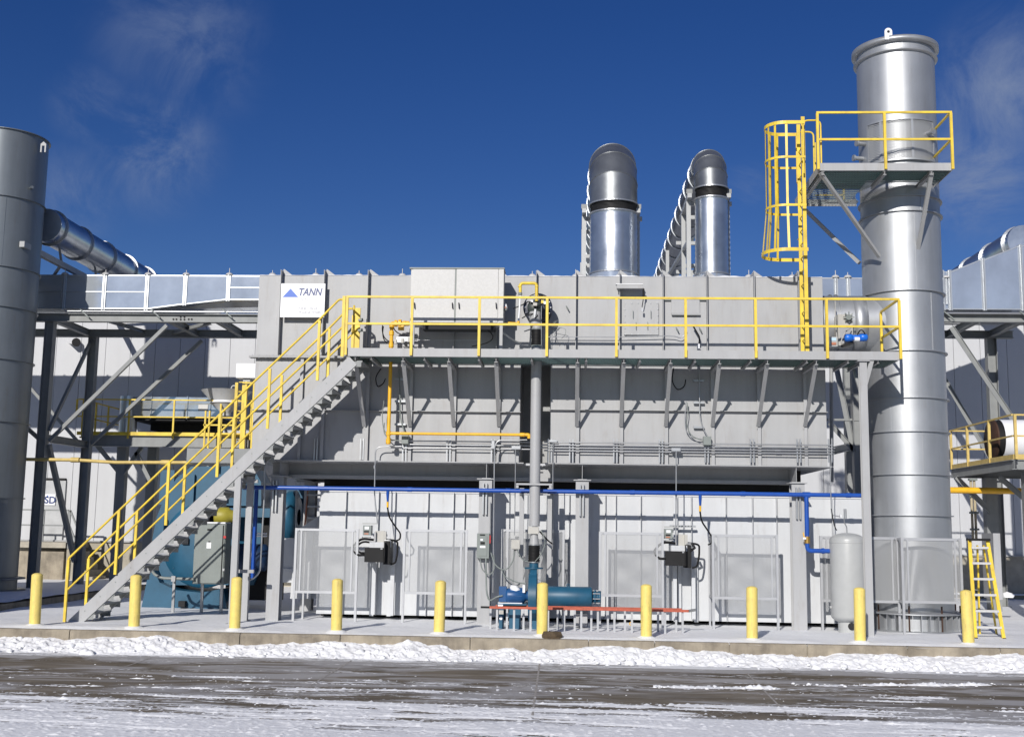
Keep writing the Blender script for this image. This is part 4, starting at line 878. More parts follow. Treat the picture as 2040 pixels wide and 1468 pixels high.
for i, (a, b, za, zb_) in enumerate(secs):
    dsec(a, b, za, zb_, zA, zA, rd, i in (0, 1, 2, 3, 4, 5, 8))
    x = at(b, 580, YDk).x; t_ = MB(); t_.lathe((x, YDk+.03, zA), [(.0, .09), (.06, .075), (.10, .045), (.12, .0)], 10); t_.cyl((x, YDk+.02, zA+.05), (x, YDk+.02, zA+.16+.06*(i % 2)), .012, 6)
    t_.build('flange_clamp', GALVB, rd)
    if i < 5:
        dsn = None
fp = MB()  # sloping lower piece where the duct rises
v = [at(303, 614.5, YDk-.02), at(455, 596, YDk-.02), at(516, 597, YDk-.02), at(516, 612, YDk+.5), at(303, 617, YDk+.5)]
fp.add(v, [(0, 3, 2, 1), (0, 4, 3)][:0]+[(0, 4, 3, 2, 1)]).build('bottom_skirt', GALVE, rd)
# right duct section: rises as it leaves
rr_ = T('rectangular_duct', 'galvanised rectangular duct widening towards the right edge beyond the silver stack', 'duct', at(1960, 616, YDk))
zR = gz(617, YDk, 1960)
z3 = [gz(541, YDk, 1890), gz(541, YDk, 1890), gz(517, YDk, 1960), gz(490, YDk, 2036), gz(462, YDk, 2110)]
for k, (a, b) in enumerate(((1878, 1892), (1892, 1960), (1960, 2036), (2036, 2110))): dsec(a, b, zR, zR, z3[k], z3[k+1], rr_, False)
# cable pipes and clamps below the ducts
for par, a, b, cl in ((rd, 130, 514, (168, 309, 452)), (rr_, 1884, 2090, (1889, 2040))):
    p, q = at(a, 620 if a < 900 else 624, Y1-.15), at(b, 620 if a < 900 else 624, Y1-.15); MB().cyl((p.x, Y1-.15, p.z), (q.x, Y1-.15, p.z), .032, 10).build('support_pipe', GALVC, par)
    for c_ in cl: m_ = at(c_, 620 if a < 900 else 624, Y1-.18); MB().bar(m_+Vector((-.12, 0, .05)), m_+Vector((.17, -.02, -.2)), .06, .03).build('clamp', BOXG, par)
# ------------------------------------------------------------------ spiral ducts running back over the roof
def spiral(mb, p, q, r, n=28, pitch=.13):
    p, q = Vector(p), Vector(q); L_ = (q-p).length; k = int(L_/pitch*2); pts = []; rr = []
    for i in range(k+1): pts.append(p.lerp(q, i/k)); rr.append(r if i % 2 else r-.014)
    return mb.tube(pts, r, n, rr=rr)
def back_duct(label, px, py, Ya, Yb, r, nr):
    c = at(px, py, Ya); t_ = T('spiral_duct', label, 'duct', c, 'spiral ducts running back over the roof')
    o = spiral(MB(), c, (c.x, Yb, c.z), r).build('pipe', GALVR, t_)
    for i in range(nr): y = Ya+(Yb-Ya)*(i+.2)/nr; MB().lathe((c.x, y, c.z), [(r-.01, -.02), (r+.05, -.02), (r+.05, .02), (r-.01, .02)], 28, 'y', smooth=False).build('ring_flange', GALVC, t_)
    return t_, c
t1, c1 = back_duct('corrugated round duct running back over the roof behind the dark stack', 90, 448, 32.0, 54, .50, 12)
for dx, dz in ((.1, -.95), (-.75, -1.45)): MB().bar((c1.x+dx, 30.5, c1.z+dz), (c1.x+dx, 54, c1.z+dz), .14, .16).build('truss_chord', GREYD, t1)
for k in range(8): y = 33+k*2.6; MB().bar((c1.x+.1, y, c1.z-.95), (c1.x-.75, y+.9, c1.z-1.45), .07).build('truss_web', GREYD, t1); MB().bar((c1.x+.1, y, c1.z-.88), (c1.x+.02, y, c1.z-.5), .06).build('saddle', GREYD, t1)
t2, c2 = back_duct('corrugated round duct running back over the roof at the right edge', 2040, 480, 34.5, 56, .50, 11)
# ------------------------------------------------------------------ vertical vents with elbows
def vent(label, px, rpx, y_top, y_flex0, y_flex1, slabel):
    Yc = 34.0; r = rpx/2301.4*Yc*.985; c = at(px, 542, Yc); xc = (c.x+at(px, 400, Yc).x)/2
    t_ = T('vent_duct', label, 'duct', (xc, Yc, zA), 'vertical vent ducts with elbows')
    z0, z1, z2, z3_ = zA-.05, gz(y_flex1, Yc, px), gz(y_flex0, Yc, px), gz(y_top, Yc+r*1.5, px); bt_ = z3_-z2
    spiral(MB(), (xc, Yc, z0+.25), (xc, Yc, z1-.02), r, 48, .16).build('spiral_pipe', GALVR, t_); MB().cyl((xc, Yc, z0), (xc, Yc, z0+.25), r+.01, 48).build('spigot', GALV, t_)
    for z in (z0+.27, z1-.01, z2+.01): MB().lathe((xc, Yc, z), [(r-.01, -.02), (r+.035, -.02), (r+.035, .02), (r-.01, .02)], 48, smooth=False).build('ring_flange', GALVC, t_)
    n = 48; v = []; f = []      # creased flexible sleeve
    for j in range(7):
        for i in range(n): a = 2*math.pi*i/n; rr = r-.012-.03*math.sin(math.pi*j/6)+.02*math.sin(a*9+j*1.7)*math.sin(math.pi*j/6); v.append((xc+rr*math.cos(a), Yc+rr*math.sin(a), z1+(z2-z1)*j/6+.02*math.sin(a*5)*math.sin(math.pi*j/6)))
    for j in range(6):
        for i in range(n): f.append((j*n+i, j*n+(i+1) % n, (j+1)*n+(i+1) % n, (j+1)*n+i))
    MB().add(v, f, True).build('flexible_sleeve', BLK2, t_)
    R = bt_-r*1.0
    zh = z2+R*1.0
    m_ = 4; pts = []      # lobster-back elbow: straight gores joined at raised seams
    for i in range(m_+1): a = math.pi/2*i/m_; pts.append((Vector((xc, Yc+R*(1-math.cos(a)), z2+R*math.sin(a))), a))
    for (p, a), (q, b_) in zip(pts, pts[1:]):
        n = 48; v = []
        for c_, an in ((p, a), (q, b_)):
            rad = Vector((0, -math.cos(an), math.sin(an)))
            for j in range(n): t__ = 2*math.pi*j/n; v.append(c_+Vector((1, 0, 0))*(r*math.cos(t__))+rad*(r*math.sin(t__)))
        MB().add(v, [(j, j+n, (j+1) % n+n, (j+1) % n) for j in range(n)], True).build('elbow_gore', ELBOW, t_)
    for p, an in pts:
        rad = Vector((0, -math.cos(an), math.sin(an))); MB().tube([p+Vector((1, 0, 0))*((r+.004)*math.cos(2*math.pi*j/40))+rad*((r+.004)*math.sin(2*math.pi*j/40)) for j in range(40)], .013, 6, closed=True).build('elbow_seam', ELBOW, t_)
    yb = Yc+R; spiral(MB(), (xc, yb, z2+R), (xc, 56, z2+R), r, 36).build('spiral_pipe', ELBOW, t_)  # darker elbow metal stands in for the shadow on this rear duct
    for i in range(13): y = yb+.8+i*1.55; MB().lathe((xc, y, z2+R), [(r-.01, -.02), (r+.035, -.02), (r+.035, .02), (r-.01, .02)], 32, 'y', smooth=False).build('ring_flange', GALVR, t_)
    s_ = T('vent_trestle', slabel, 'frame', (xc, Yc+.6, zA), 'trestles holding the vent ducts')
    for sx in (-1, 1):
        xx = xc+(sx*(r+.16) if sx < 0 else r+.02)
        for yy in (Yc+.3, Yc+1.9): MB().bar((xx, yy, zA-.1), (xx, yy, z1+.05), .13).build('post', TANKM, s_)
        MB().bar((xx, Yc-.1, z1+.12), (xx, Yc+2.4, z1+.12), .13).build('side_beam', TANKM, s_); MB().bar((xx-.09, Yc+.02, z1+.26), (xx+.09, Yc+.02, z1+.26), .14).build('bracket', FRAME, s_)
        MB().bar((xx, Yc+.3, z1-1.2), (xx, 52, z1+.2), .1).build('long_rail', TANKM, s_)
    for yy, zz_ in ((Yc+.36, z1-.02), (Yc+1.9, z1-.02), (Yc+1.9, z0+1.0), (Yc+4.5, z1-.2), (Yc+4.5, z1-1.2)): MB().bar((xc-r-.16, yy, zz_), (xc+r+.16, yy, zz_), .12).build('cross_bar', TANKM, s_)
    for yy in (Yc+8,):
        for sx in (-1, 1): MB().bar((xc+sx*(r+.16), yy, zA-1), (xc+sx*(r+.16), yy, z1+.4), .12).build('post', TANKM, s_)
    MB().bar((xc-r-.16, Yc+1.9, z0+.2), (xc+r, Yc+1.9, z1-.2), .08).build('diagonal', TANKM, s_)
vent('thick vertical galvanised vent duct with a dull rounded elbow, left and larger of the pair', 1222, 49.5, 282, 411, 429, 'pale steel trestle holding the larger vent duct')
vent('slimmer vertical galvanised vent duct with rounded elbow, right of the pair', 1417.5, 34, 297.5, 379, 399, 'pale steel trestle holding the slimmer vent duct')
# ------------------------------------------------------------------ platform behind the stairs
bk = T('rear_platform', 'raised equipment platform with yellow rails and toe board behind the staircase', 'platform', (at(330, 870, 36).x, 36, .17))
Yk = 35.6; xa, xb = at(153, 865, Yk).x, at(500, 865, Yk).x; zk = gz(861, Yk, 330); zk2 = gz(868, Yk, 330)
MB().box(xa, xb+.3, Yk-.01, Yk+.01, zk2, zk).build('toe_board', YEL, bk); MB().ib((xa+.3, Yk+.1, (zk2+gz(890, Yk, 330))/2), (xb+.3, Yk+.1, (zk2+gz(890, Yk, 330))/2), zk2-gz(890, Yk, 330), .16).build('edge_beam', FRAME, bk)
MB().box(xa, xb+.3, Yk+.2, 39.0, zk2-.08, zk2-.03).build('deck', FRAME, bk)
zr1, zr2 = gz(797, Yk, 330), gz(831, Yk, 330)
for z in (zr1, zr2): MB().box(xa, xb, Yk-.06, Yk-.02, z-.02, z+.02).build('rail', YEL, bk)
for px in (153, 167, 258, 347, 440, 500): x = at(px, 830, Yk).x; MB().box(x-.025, x+.025, Yk-.065, Yk-.015, zk2-.1 if px != 153 else zr2, zr1).build('post', YEL, bk)
for k, px in enumerate((182, 197, 226)):
    y = Yk+1.0*k; x = xa+.1
    MB().box(x-.025, x+.025, y+.1, y+.15, zk2, zr1-.02).build('post', YEL, bk)
for z in (zr1, zr2): MB().box(xa+.08, xa+.12, Yk, 38.9, z-.02, z+.02).build('rail', YEL, bk)
for px, Y in ((239, 36.3), (300, 37.2), (420, 36.3)):
    x = at(px, 1000, Y).x; MB().box(x-.15, x+.15, Y-.13, Y+.13, .0, zk2-.1).build('leg', FRAME, bk)
for a, b in (((192, 886), (236, 940)), ((282, 890), (243, 945)), ((270, 900), (300, 960))): br(a, 36.2, b, 36.2, bk, .13)
eq = T('duct_unit', 'galvanised horizontal duct box with round upright stub on the rear platform', 'duct', at(330, 860, 37.5))
MB().pb(262, 791, 445, 832, 36.1, 37.2).build('box', GALV, eq); a = at(258, 790, 36.3); MB().cyl((a.x, 36.3, zk2), (a.x, 36.3, a.z), .28, 32).build('round_stub', GALVR, eq)
for px in (300, 372, 418): MB().pb(px, 789, px+1.5, 834, 36.06, 36.099).build('seam', GALV, eq)
MB().pb(395, 806, 414, 818, 36.07, 36.099).build('louvre', GALVB, eq)
tb = T('equipment_table', 'dark flat table standing on the rear platform', 'table', at(330, 860, 37)); MB().pb(262, 832, 440, 838, 36.2, 38.2).build('table_top', BLK2, tb); MB().pb(300, 838, 430, 858, 37.4, 38.2).build('pedestal', DARK, tb)
co_ = T('cyclone_hopper', 'white conical hopper with lifting eye above the rear platform', 'hopper', at(440, 830, 35.95))
a = at(452, 779, 35.95); r = .80; MB().lathe((a.x, 35.95, 0), [(r, a.z), (r-.02, a.z-.02), (r*.62, a.z-.32), (r*.60, a.z-.36)], 40).build('upper_cone', WHITEM, co_)
MB().lathe((a.x, 35.95, 0), [(r*.63, a.z-.33), (r*.63, a.z-.4)], 40).build('band', WHT, co_); MB().lathe((a.x, 35.95, 0), [(r*.60, a.z-.4), (r*.2, a.z-.68), (r*.2, a.z-.8)], 40).build('lower_cone', WHITEM, co_)
MB().lathe((a.x, 35.95, 0), [(0, a.z+.01), (r, a.z+.001)], 40).build('lid', SNOW, co_); e = at(466, 773, 35.5); MB().tube(arc((e.x, 35.5, e.z), .08, 0, math.pi*2, 14, (1, 0, 0), (0, 0, 1))[:-1], .022, 6, closed=True).build('lifting_eye', TANKM, co_)
wbx = T('white_box', 'bright white box on a post beside the yellow stair rails', 'box', at(489, 760, 31.5)); MB().pb(470.5, 724, 508.5, 752.5, 31.4, 31.8).build('box', WHT, wbx); MB().pb(484, 753, 498, 760, 31.5, 31.7).build('neck', TANKM, wbx); MB().pb(483, 760, 487, 1000, 31.5, 31.6).build('post', YEL, wbx); MB().pb(499, 760, 502, 1000, 31.5, 31.6).build('post', YEL, wbx)
MB().pb(483, 761, 502, 764, 31.47, 31.499).build('cross_piece', YEL, wbx)
# yellow access ladder behind the stair
yl = T('access_ladder', 'yellow fixed ladder with side rails behind the staircase on the rear platform', 'ladder', at(474, 900, 35.2))
for px in (472, 486): p, q = at(px, 762 if px == 472 else 767, 35.2), at(px, 960, 35.2); MB().box(p.x-.045, p.x+.045, 35.17, 35.25, q.z, p.z).build('stile', YEL, yl)
for k in range(11): z = gz(955, 35.2, 480)+.3*k; MB().box(at(472, 850, 35.2).x, at(486, 850, 35.2).x, 35.19, 35.22, z, z+.03).build('rung', YEL, yl)
bx = T('toe_platform', 'short yellow lower landing behind the stair rails', 'platform', at(400, 900, 35)); MB().pb(380, 897, 500, 901, 35.0, 35.9).build('deck', YEL, bx)
MB().pb(405, 845, 470, 848, 35.0, 35.04).build('rail', YEL, bx); 
for px in (406, 414, 438, 466): MB().pb(px, 818, px+3, 897, 35.0, 35.05).build('post', YEL, bx)
# ------------------------------------------------------------------ right lower platform
rp_ = T('side_platform', 'raised steel platform with pale yellow railing at the right edge', 'platform', at(1960, 940, 31)); 
xp = (at(1894, 930, 33.5).x+at(2024, 905, 28.9).x)/2; Ya, Yb = 28.9, 33.6; zp = (gz(913, Ya, 2024)+gz(934, Yb, 1894))/2
YELW = mat('weathered_shaded_yellow', (.58, .43, .14), .55, var=.15, scale=5)
MB().ib((xp, Ya, zp-.14), (xp, Yb, zp-.14), .24, .12).build('edge_beam', FRAME, rp_); MB().ib((xp+.08, Ya+.06, zp-.14), (xp+6, Ya+.06, zp-.14), .24, .12).build('edge_beam', FRAME, rp_); MB().ib((xp+.08, Yb, zp-.14), (xp+6, Yb, zp-.14), .24, .12).build('edge_beam', FRAME, rp_)
MB().box(xp, xp+6, Ya+.12, Yb-.06, zp-.02, zp+.01).build('deck', FRAME, rp_); MB().box(xp-.01, xp+.005, Ya, Yb, zp-.015, zp+.11).build('toe_board', YELW, rp_); MB().box(xp+.0051, xp+6, Ya-.01, Ya+.005, zp-.015, zp+.11).build('toe_board', YELW, rp_)
hR = gz(826, Ya, 2022)-zp
for z in (zp+hR, zp+hR*.52): MB().box(xp-.02, xp+.02, Ya, Yb, z-.02, z+.02).build('rail', YELW, rp_); MB().box(xp+.021, xp+6, Ya, Ya+.04, z-.02, z+.02).build('rail', YELW, rp_); MB().box(xp+.021, xp+2.2, Yb-.04, Yb, z-.02, z+.02).build('rail', YELW, rp_)
for px, py in ((1895, 860), (1927.5, 850), (1971, 840), (2023, 826)):
    Y = (Vector((xp, 0, 0)).x)/((at(px, py+40, 1).x)); MB().box(xp-.032, xp+.032, Y-.03, Y+.03, zp-.02, zp+hR).build('post', YELW, rp_)
for px, Y in ((1975, 33.2),): x = at(px, 1050, Y).x; MB().box(x-.16, x+.16, Y-.14, Y+.14, -.05, zp-.27).build('leg', FRAME, rp_)
br((1975, 1020), 33.0, (1905, 950), 33.0, rp_, .13); br((1990, 950), 31.5, (2060, 1010), 31.5, rp_, .13); x = at(2055, 1000, 29.5).x; MB().box(x-.16, x+.16, 29.4, 29.7, -.05, zp-.27).build('leg', FRAME, rp_)
fn = T('insulated_cylinder', 'white horizontal cylinder with dark rusty end face on the right platform', 'tank', at(1990, 910, 31.5)); 
a = at(1974, 876, 31.4); MB().lathe((a.x, 31.4, a.z), [(0, 0), (.52, 0), (.54, .02), (.54, .05)], 40, 'x').build('end_face', WOOD, fn); MB().lathe((a.x, 31.4, a.z), [(.52, .051), (.52, .2)], 40, 'x').build('dark_band', BLK2, fn); MB().lathe((a.x, 31.4, a.z), [(.54, .201), (.54, 3)], 40, 'x').build('white_jacket', WHT, fn)
MB().lathe((a.x, 31.4, a.z), [(.55, .9), (.55, 1.0)], 40, 'x').build('blue_band', BLUEP, fn)
for z in (-.5,): MB().box(a.x+.2, a.x+2.5, 31.0, 31.8, zp+.01, a.z-.5).build('saddle', BLK2, fn)
pp = T('gas_main', 'thick yellow gas main crossing horizontally right of the silver stack', 'pipe', at(1960, 979, 32)); a = at(1880, 976, 31.9); MB().cyl((a.x-1, 31.9, a.z), (a.x+5, 31.9, a.z), .085, 16).build('pipe', YELO, pp)
pq = T('gas_line', 'thin yellow pipe crossing horizontally behind the stair and the dark trestle', 'pipe', at(200, 918, 32)); pts = [at(30, 914.5, 32.2), at(150, 916, 32.2), at(230, 921, 32.4), at(330, 921, 32.2), at(420, 921.5, 32.2)]
MB().tube(pts, .05, 10).build('pipe', YELW, pq);  # deeper yellow stands in for the shade on this pipe
for k in (1, 3): MB().cyl(pts[k]-Vector((.12, 0, 0)), pts[k]+Vector((.12, 0, 0)), .075, 10).build('coupling', YELW, pq)
ct = T('beige_riser', 'narrow beige pipe riser on the factory wall right of the silver stack', 'pipe', at(1937, 1080, 36)); 
for dx in (-.05, .05): p, q = at(1937, 953, 36), at(1939, 1076, 36); MB().cyl((p.x+dx, 36, q.z), (p.x+dx, 36, p.z), .04, 10).build('tube', mat('beige_pipe', (.42, .36, .24), .5), ct)
for k in range(4): MB().box(p.x-.12, p.x+.12, 35.9, 36.05, q.z+.3+k*.5, q.z+.36+k*.5).build('clamp', BOXG, ct)
sw = T('concrete_screen', 'plain grey upright panel standing behind the stepladder', 'panel', at(1985, 1195, 29)); MB().pb(1981, 1062, 1995, 1194, 29.0, 29.8).build('panel', GREY, sw)
# ------------------------------------------------------------------ roof cabinet on the walkway
YK = 24.75
cb = T('control_cabinet', 'bright speckled galvanised cabinet with two wide doors on the walkway', 'cabinet', at(910, 690, YK))
MB().pb(818, 534.5, 1003, 646, YK, YK+.45).build('body', GALVB, cb); MB().pb(816, 533, 1005, 535.5, YK-.03, YK+.47).build('top_sheet', BOXG, cb)
for a, b, hs_ in ((822, 905.5, ((825.6, 609), (901, 609))), (909, 992, ((914, 609), (988, 609)))):
    d = MB().pb(a, 536.5, b, 642, YK-.02, YK-.001).build('door', GALVB, cb)
    for h in hs_: 
        p = at(*h, YK-.04); c = MB(); c.tube(bend([p+Vector((0, .02, .06)), p+Vector((0, -.03, .06)), p+Vector((.01, -.03, -.06)), p+Vector((.01, .02, -.06))], .02, 3), .010, 6); c.build('handle', BLK2, d)
MB().pb(993.5, 536, 1003, 643, YK-.018, YK-.001).build('filler_strip', GALVB, cb); MB().pb(905.9, 536, 908.6, 643, YK-.008, YK-.0005).build('centre_strip', BOXG, cb)
for px in (822, 998): MB().pb(px-3, 647, px+3, 695, YK+.02, YK+.08).build('leg', GREY, cb); MB().pb(px-3, 647, px+3, 695, YK+.37, YK+.43).build('leg', GREY, cb)
MB().pb(842, 646.5, 985, 656, YK+.05, YK+.4).build('gland_box', DARK, cb)
MB().tube(sag(at(995, 655, YK+.1), at(1038, 684, 25.4), .05), .02, 8).build('cable', GALVC, cb)
MB().tube(sag(at(960, 650, YK+.1), at(940, 690, 25.3), .0, side=(.35, 0, -.05)), .012, 6).build('cable', BLACK, cb)
be = T('beacon', 'small white beacon lamp with orange lens on the cabinet side', 'lamp', at(1008, 615, 24.9)); p = at(1007, 616, 24.9)
MB().lathe((p.x, 24.9, p.z), [(.04, 0), (.045, .03), (.03, .1), (0, .13)], 14).build('dome', WHT, be); MB().cyl((p.x, 24.84, p.z+.03), (p.x, 24.86, p.z+.03), .022, 10).build('lens', ORAN, be); MB().cyl((p.x, 24.9, p.z-.03), (p.x, 24.9, p.z), .045, 12).build('socket', BOXG, be)
# ------------------------------------------------------------------ burner on the walkway and the combustion air duct
bu = T('burner', 'black round burner with fittings mounted on the upper housing behind the railing', 'burner', at(1070, 690, 25.3))
c1_ = at(1072, 617, 25.3); MB().cyl((c1_.x, 25.08, c1_.z), (c1_.x, 25.54, c1_.z), .30, 40).build('mounting_drum', BLK2, bu)
MB().lathe((c1_.x, 25.06, c1_.z), [(0, 0), (.3, 0), (.325, .01), (.325, .04), (.30, .045)], 40, 'y').build('flange', mat('burner_blue_black', (.02, .026, .05), .4), bu)
b2 = MB()
for k in range(14): a = 2*math.pi*k/14; b2.cyl((c1_.x+.285*math.cos(a), 25.03, c1_.z+.285*math.sin(a)), (c1_.x+.285*math.cos(a), 25.06, c1_.z+.285*math.sin(a)), .014, 6)
b2.build('flange_bolts', GALVC, bu)['kind'] = 'stuff'
c2_ = at(1066, 612, 24.8); MB().lathe((c2_.x, 24.78, c2_.z), [(0, 0), (.15, .0), (.17, .03), (.17, .28)], 28, 'y').build('burner_body', mat('burner_green_black', (.03, .04, .038), .45), bu)
MB().cyl((c2_.x, 24.85, c2_.z-.4), (c2_.x, 24.85, c2_.z-.1), .11, 24, r2=.13).build('air_inlet', GREY, bu)
MB().pb(1062, 603, 1070, 609, 24.68, 24.77).build('junction_box', BEIGE, bu); MB().tube([at(1066.5, 616, 24.7), at(1066, 625, 24.7), at(1065, 634, 24.72)], .016, 8, rr=[.024, .022, .012]).build('flame_scanner', WHT, bu)
for pts in ([(1063, 604), (1052, 600), (1042, 607), (1022, 615)], [(1062, 625), (1050, 628), (1040, 634)], [(1069, 612), (1082, 604), (1088, 614), (1086, 640)], [(1066, 634), (1072, 628), (1060, 622)]):
    MB().tube(bend([at(a, b, 24.72+.02*i) for i, (a, b) in enumerate(pts)], .1), .012, 6).build('cable', BLACK, bu)
for px, py in ((1057, 598), (1083, 600), (1078, 598)): MB().pb(px, py, px+5, py+6, 24.74, 24.82).build('fitting', GALVC if px != 1078 else YEL, bu)
MB().cyl(at(1078.5, 597, 24.76), at(1078.5, 695, 24.76), .006, 6).build('support_rod', GALVC, bu)
for pts in ([(1098, 643), (1112, 638)], [(1100, 647), (1110, 640), (1102, 644)], [(1100, 650), (1128, 655), (1126, 668), (1118, 675)], [(1100, 648), (1104, 665), (1109, 676)]): MB().tube(bend([at(a, b, 25.3) for a, b in pts], .15), .005, 5).build('loose_wire', BOXG, bu)
YD_ = 24.86; ad = T('air_duct', 'tall grey combustion air duct with black bellows rising from the blower through the walkway', 'duct', at(1063, 1140, YD_))
def vd(px0, px1, y0, y1, Y, r, m_, nm, r2=None):
    a, b = at(px0, y0, Y), at(px1, y1, Y); return MB().cyl((b.x, Y, b.z), (b.x, Y, a.z), r if r2 is None else r2, 32, r2=r).build(nm, m_, ad)
xD = at(1067, 850, YD_).x; rD = .113
def zz_(py): return gz(py, YD_, 1066)
def seg(y0, y1, r0, r1, m_, nm, n=32): return MB().cyl((xD, YD_, zz_(y1)), (xD, YD_, zz_(y0)), r1, n, r2=r0).build(nm, m_, ad)
seg(640, 655, .10, .105, GREY, 'upper_stub')
def bellows(y0, y1, r):
    n = 17; pr = []; a, b = zz_(y1), zz_(y0)
    for i in range(n): pr.append((r+(.012 if i % 2 else -.006)+.004*math.sin(i*1.9), a+(b-a)*i/(n-1)))
    return MB().lathe((xD, YD_, 0), pr, 32).build('bellows', BLACK, ad)
bellows(656, 688, .112); seg(688.3, 692, .122, .122, BOXG, 'clamp_ring'); seg(692.2, 962, rD, rD, GREY, 'pipe')
for y0 in (655.3,): seg(y0-.6, y0+2, .12, .12, BOXG, 'clamp_ring')
seg(962.2, 1048, .113, .113, GREY, 'pipe'); MB().pb(1052, 1049, 1073, 1063, YD_-.12, YD_+.12).build('damper_box', BEIGE, ad); seg(1063.3, 1084, .075, .105, GREY, 'reducer'); bellows(1086, 1118, .118); seg(1084.2, 1086, .12, .12, GALVC, 'clamp_ring'); seg(1118.2, 1120.5, .125, .125, GALVC, 'clamp_ring')
c = MB(); c.pb(1028, 962.5, 1100, 966, YD_-.16, YD_-.13); c.pb(1028, 966.2, 1033, 972, YD_-.16, YD_-.13); c.pb(1094, 966.2, 1099, 972, YD_-.16, YD_-.13); c.build('support_beam', GREY, ad)
for px in (1034, 1090): MB().pb(px, 972, px+9, 1160 if px == 1034 else 1150, YD_+.35, YD_+.47).build('support_leg', GREY, ad)
MB().pb(1037, 983, 1096, 986, YD_+.2, YD_+.34).build('cross_tie', GREY, ad)
MB().tube(bend([at(1078, 1055, 24.6), at(1088, 1080, 24.6), at(1078, 1105, 24.6), at(1066, 1118, 24.7)], .3), .010, 6).build('cable', BOXG, ad); MB().tube(bend([at(1075, 1058, 24.65), at(1090, 1075, 24.75), at(1100, 1083, 25)], .2), .016, 6).build('hose', BLACK, ad)
# ------------------------------------------------------------------ combustion blower
YB2 = 24.75; bw = T('blower', 'teal blue combustion air blower with motor and long horizontal silencer', 'blower', at(1060, 1255, YB2))
cz = at(1060, 1190, YB2); xb_ = cz.x; RB = .48
sc_ = MB(); pr = []
for k in range(41): a = 2*math.pi*k/40; pr.append((YB2+(RB+.02*k/40)*math.sin(a), cz.z+(RB+.02*k/40)*math.cos(a)))
v = [(xb_-.07, y, z) for y, z in pr]+[(xb_+.09, y, z) for y, z in pr]; n = 41
sc_.add(v, [tuple(range(n-1, -1, -1)), tuple(range(n, 2*n))]); sc_.add(v, [(i, i+1, i+1+n, i+n) for i in range(n-1)], True); sc_.build('scroll_housing', TEAL, bw)
MB().lathe((xb_+.091, YB2, cz.z), [(RB+.02, 0), (RB+.02, .012), (.15, .012)], 40, 'x').build('side_flange', TEAL, bw)
zt1 = gz(1133, YB2, 1063); o_ = MB(); a, b = at(1052, 1175, YB2), at(1076, 1135, YB2)
v = [(xb_-.07, YB2-.32, cz.z+.3), (xb_+.09, YB2-.32, cz.z+.3), (xb_+.09, YB2+.1, cz.z+.3), (xb_-.07, YB2+.1, cz.z+.3), (xD-.07, YB2-.05, zt1), (xD+.07, YB2-.05, zt1), (xD+.07, YB2+.2, zt1), (xD-.07, YB2+.2, zt1)]
o_.add(v, [(0,3,2,1),(4,5,6,7),(0,1,5,4),(1,2,6,5),(2,3,7,6),(3,0,4,7)]).build('outlet', TEAL, bw)
MB().cyl((xD, YD_, zt1+.001), (xD, YD_, zt1+.03), .2, 24).build('outlet_flange', TEAL, bw); MB().cyl((xD, YD_, zt1+.031), (xD, YD_, zz_(1120.6)), .1, 24).build('outlet_neck', TEAL, bw)
y_ = YB2-.05; p, q = at(1078, 1188, y_), at(1179, 1188, y_); z_ = gz(1188, y_, 1128); ms = MB().lathe((p.x, y_, z_), [(0, -.1), (.19, -.1), (.21, -.08), (.21, q.x-p.x-.02), (.20, q.x-p.x), (.0, q.x-p.x)], 40, 'x').build('silencer', TEAL, bw)
MB().lathe((q.x, y_, z_), [(.11, .0), (.11, .05), (.15, .05), (.15, .08), (.11, .08), (.11, .13), (.13, .13), (.13, .19), (0, .19)], 28, 'x').build('inlet_filter', TEAL, bw)
for k in range(8): a = k*math.pi/4+.2; MB().cyl((q.x+.02, y_+.14*math.cos(a), z_+.14*math.sin(a)), (q.x+.17, y_+.14*math.cos(a), z_+.14*math.sin(a)), .012, 6).build('tie_bolt', GALVC, bw)
e = at(1132, 1163, y_); MB().tube(arc((e.x, y_, z_+.235), .028, 0, 2*math.pi, 12, (1, 0, 0), (0, 0, 1))[:-1], .009, 6, closed=True).build('lifting_eye', TEAL, bw)
ym = YB2-.12; zm = gz(1186, ym, 1020); a, b = at(1010, 1186, ym), at(1044, 1186, ym)
MB().lathe((a.x, ym, zm), [(0, -.02), (.14, -.02), (.155, .02), (.155, b.x-a.x), (.10, b.x-a.x+.03), (.10, b.x-a.x+.1)], 32, 'x').build('motor', MBLUE, bw)
for k in range(12): t_ = math.pi*(k/12)*2; MB().bar((a.x+.05, ym+.157*math.cos(t_), zm+.157*math.sin(t_)), (b.x-.03, ym+.157*math.cos(t_), zm+.157*math.sin(t_)), .012, .02, (0, math.cos(t_), math.sin(t_))).build('cooling_fin', MBLUE, bw)
MB().pb(994, 1168, 1009, 1198, ym-.1, ym+.12).build('terminal_box', MBLUE, bw); MB().pb(1041, 1165, 1046, 1180, ym-.16, ym-.12).build('rib', WHT, bw)
c = MB(); zt_b = gz(1201.5, ym, 1020); c.pb(991, 1202, 1049, 1209, YB2-.33, YB2+.3); c.build('base_top', TEAL, bw)
for a_, b_ in ((994, 1003), (1014, 1037)): MB().pb(a_, 1209.3, b_, 1255, YB2-.3, YB2-.1).build('base_leg', TEAL, bw)
MB().pb(996, 1215, 1036, 1230, YB2-.09, YB2+.28).build('base_frame', TEAL, bw); MB().pb(1060, 1226, 1078, 1256, YB2-.2, YB2+.3).build('scroll_foot', TEAL, bw)
MB().pb(992, 1203.5, 1002, 1208.5, YB2-.338, YB2-.331).build('name_plate', WHT, bw); p = at(998, 1231, YB2-.31); MB().cyl(p, p+Vector((0, .008, 0)), .035, 16).build('round_label', WHT, bw)
MB().pb(994, 1215, 1003, 1223, YB2-.312, YB2-.301).build('warning_label', BEIGE, bw)
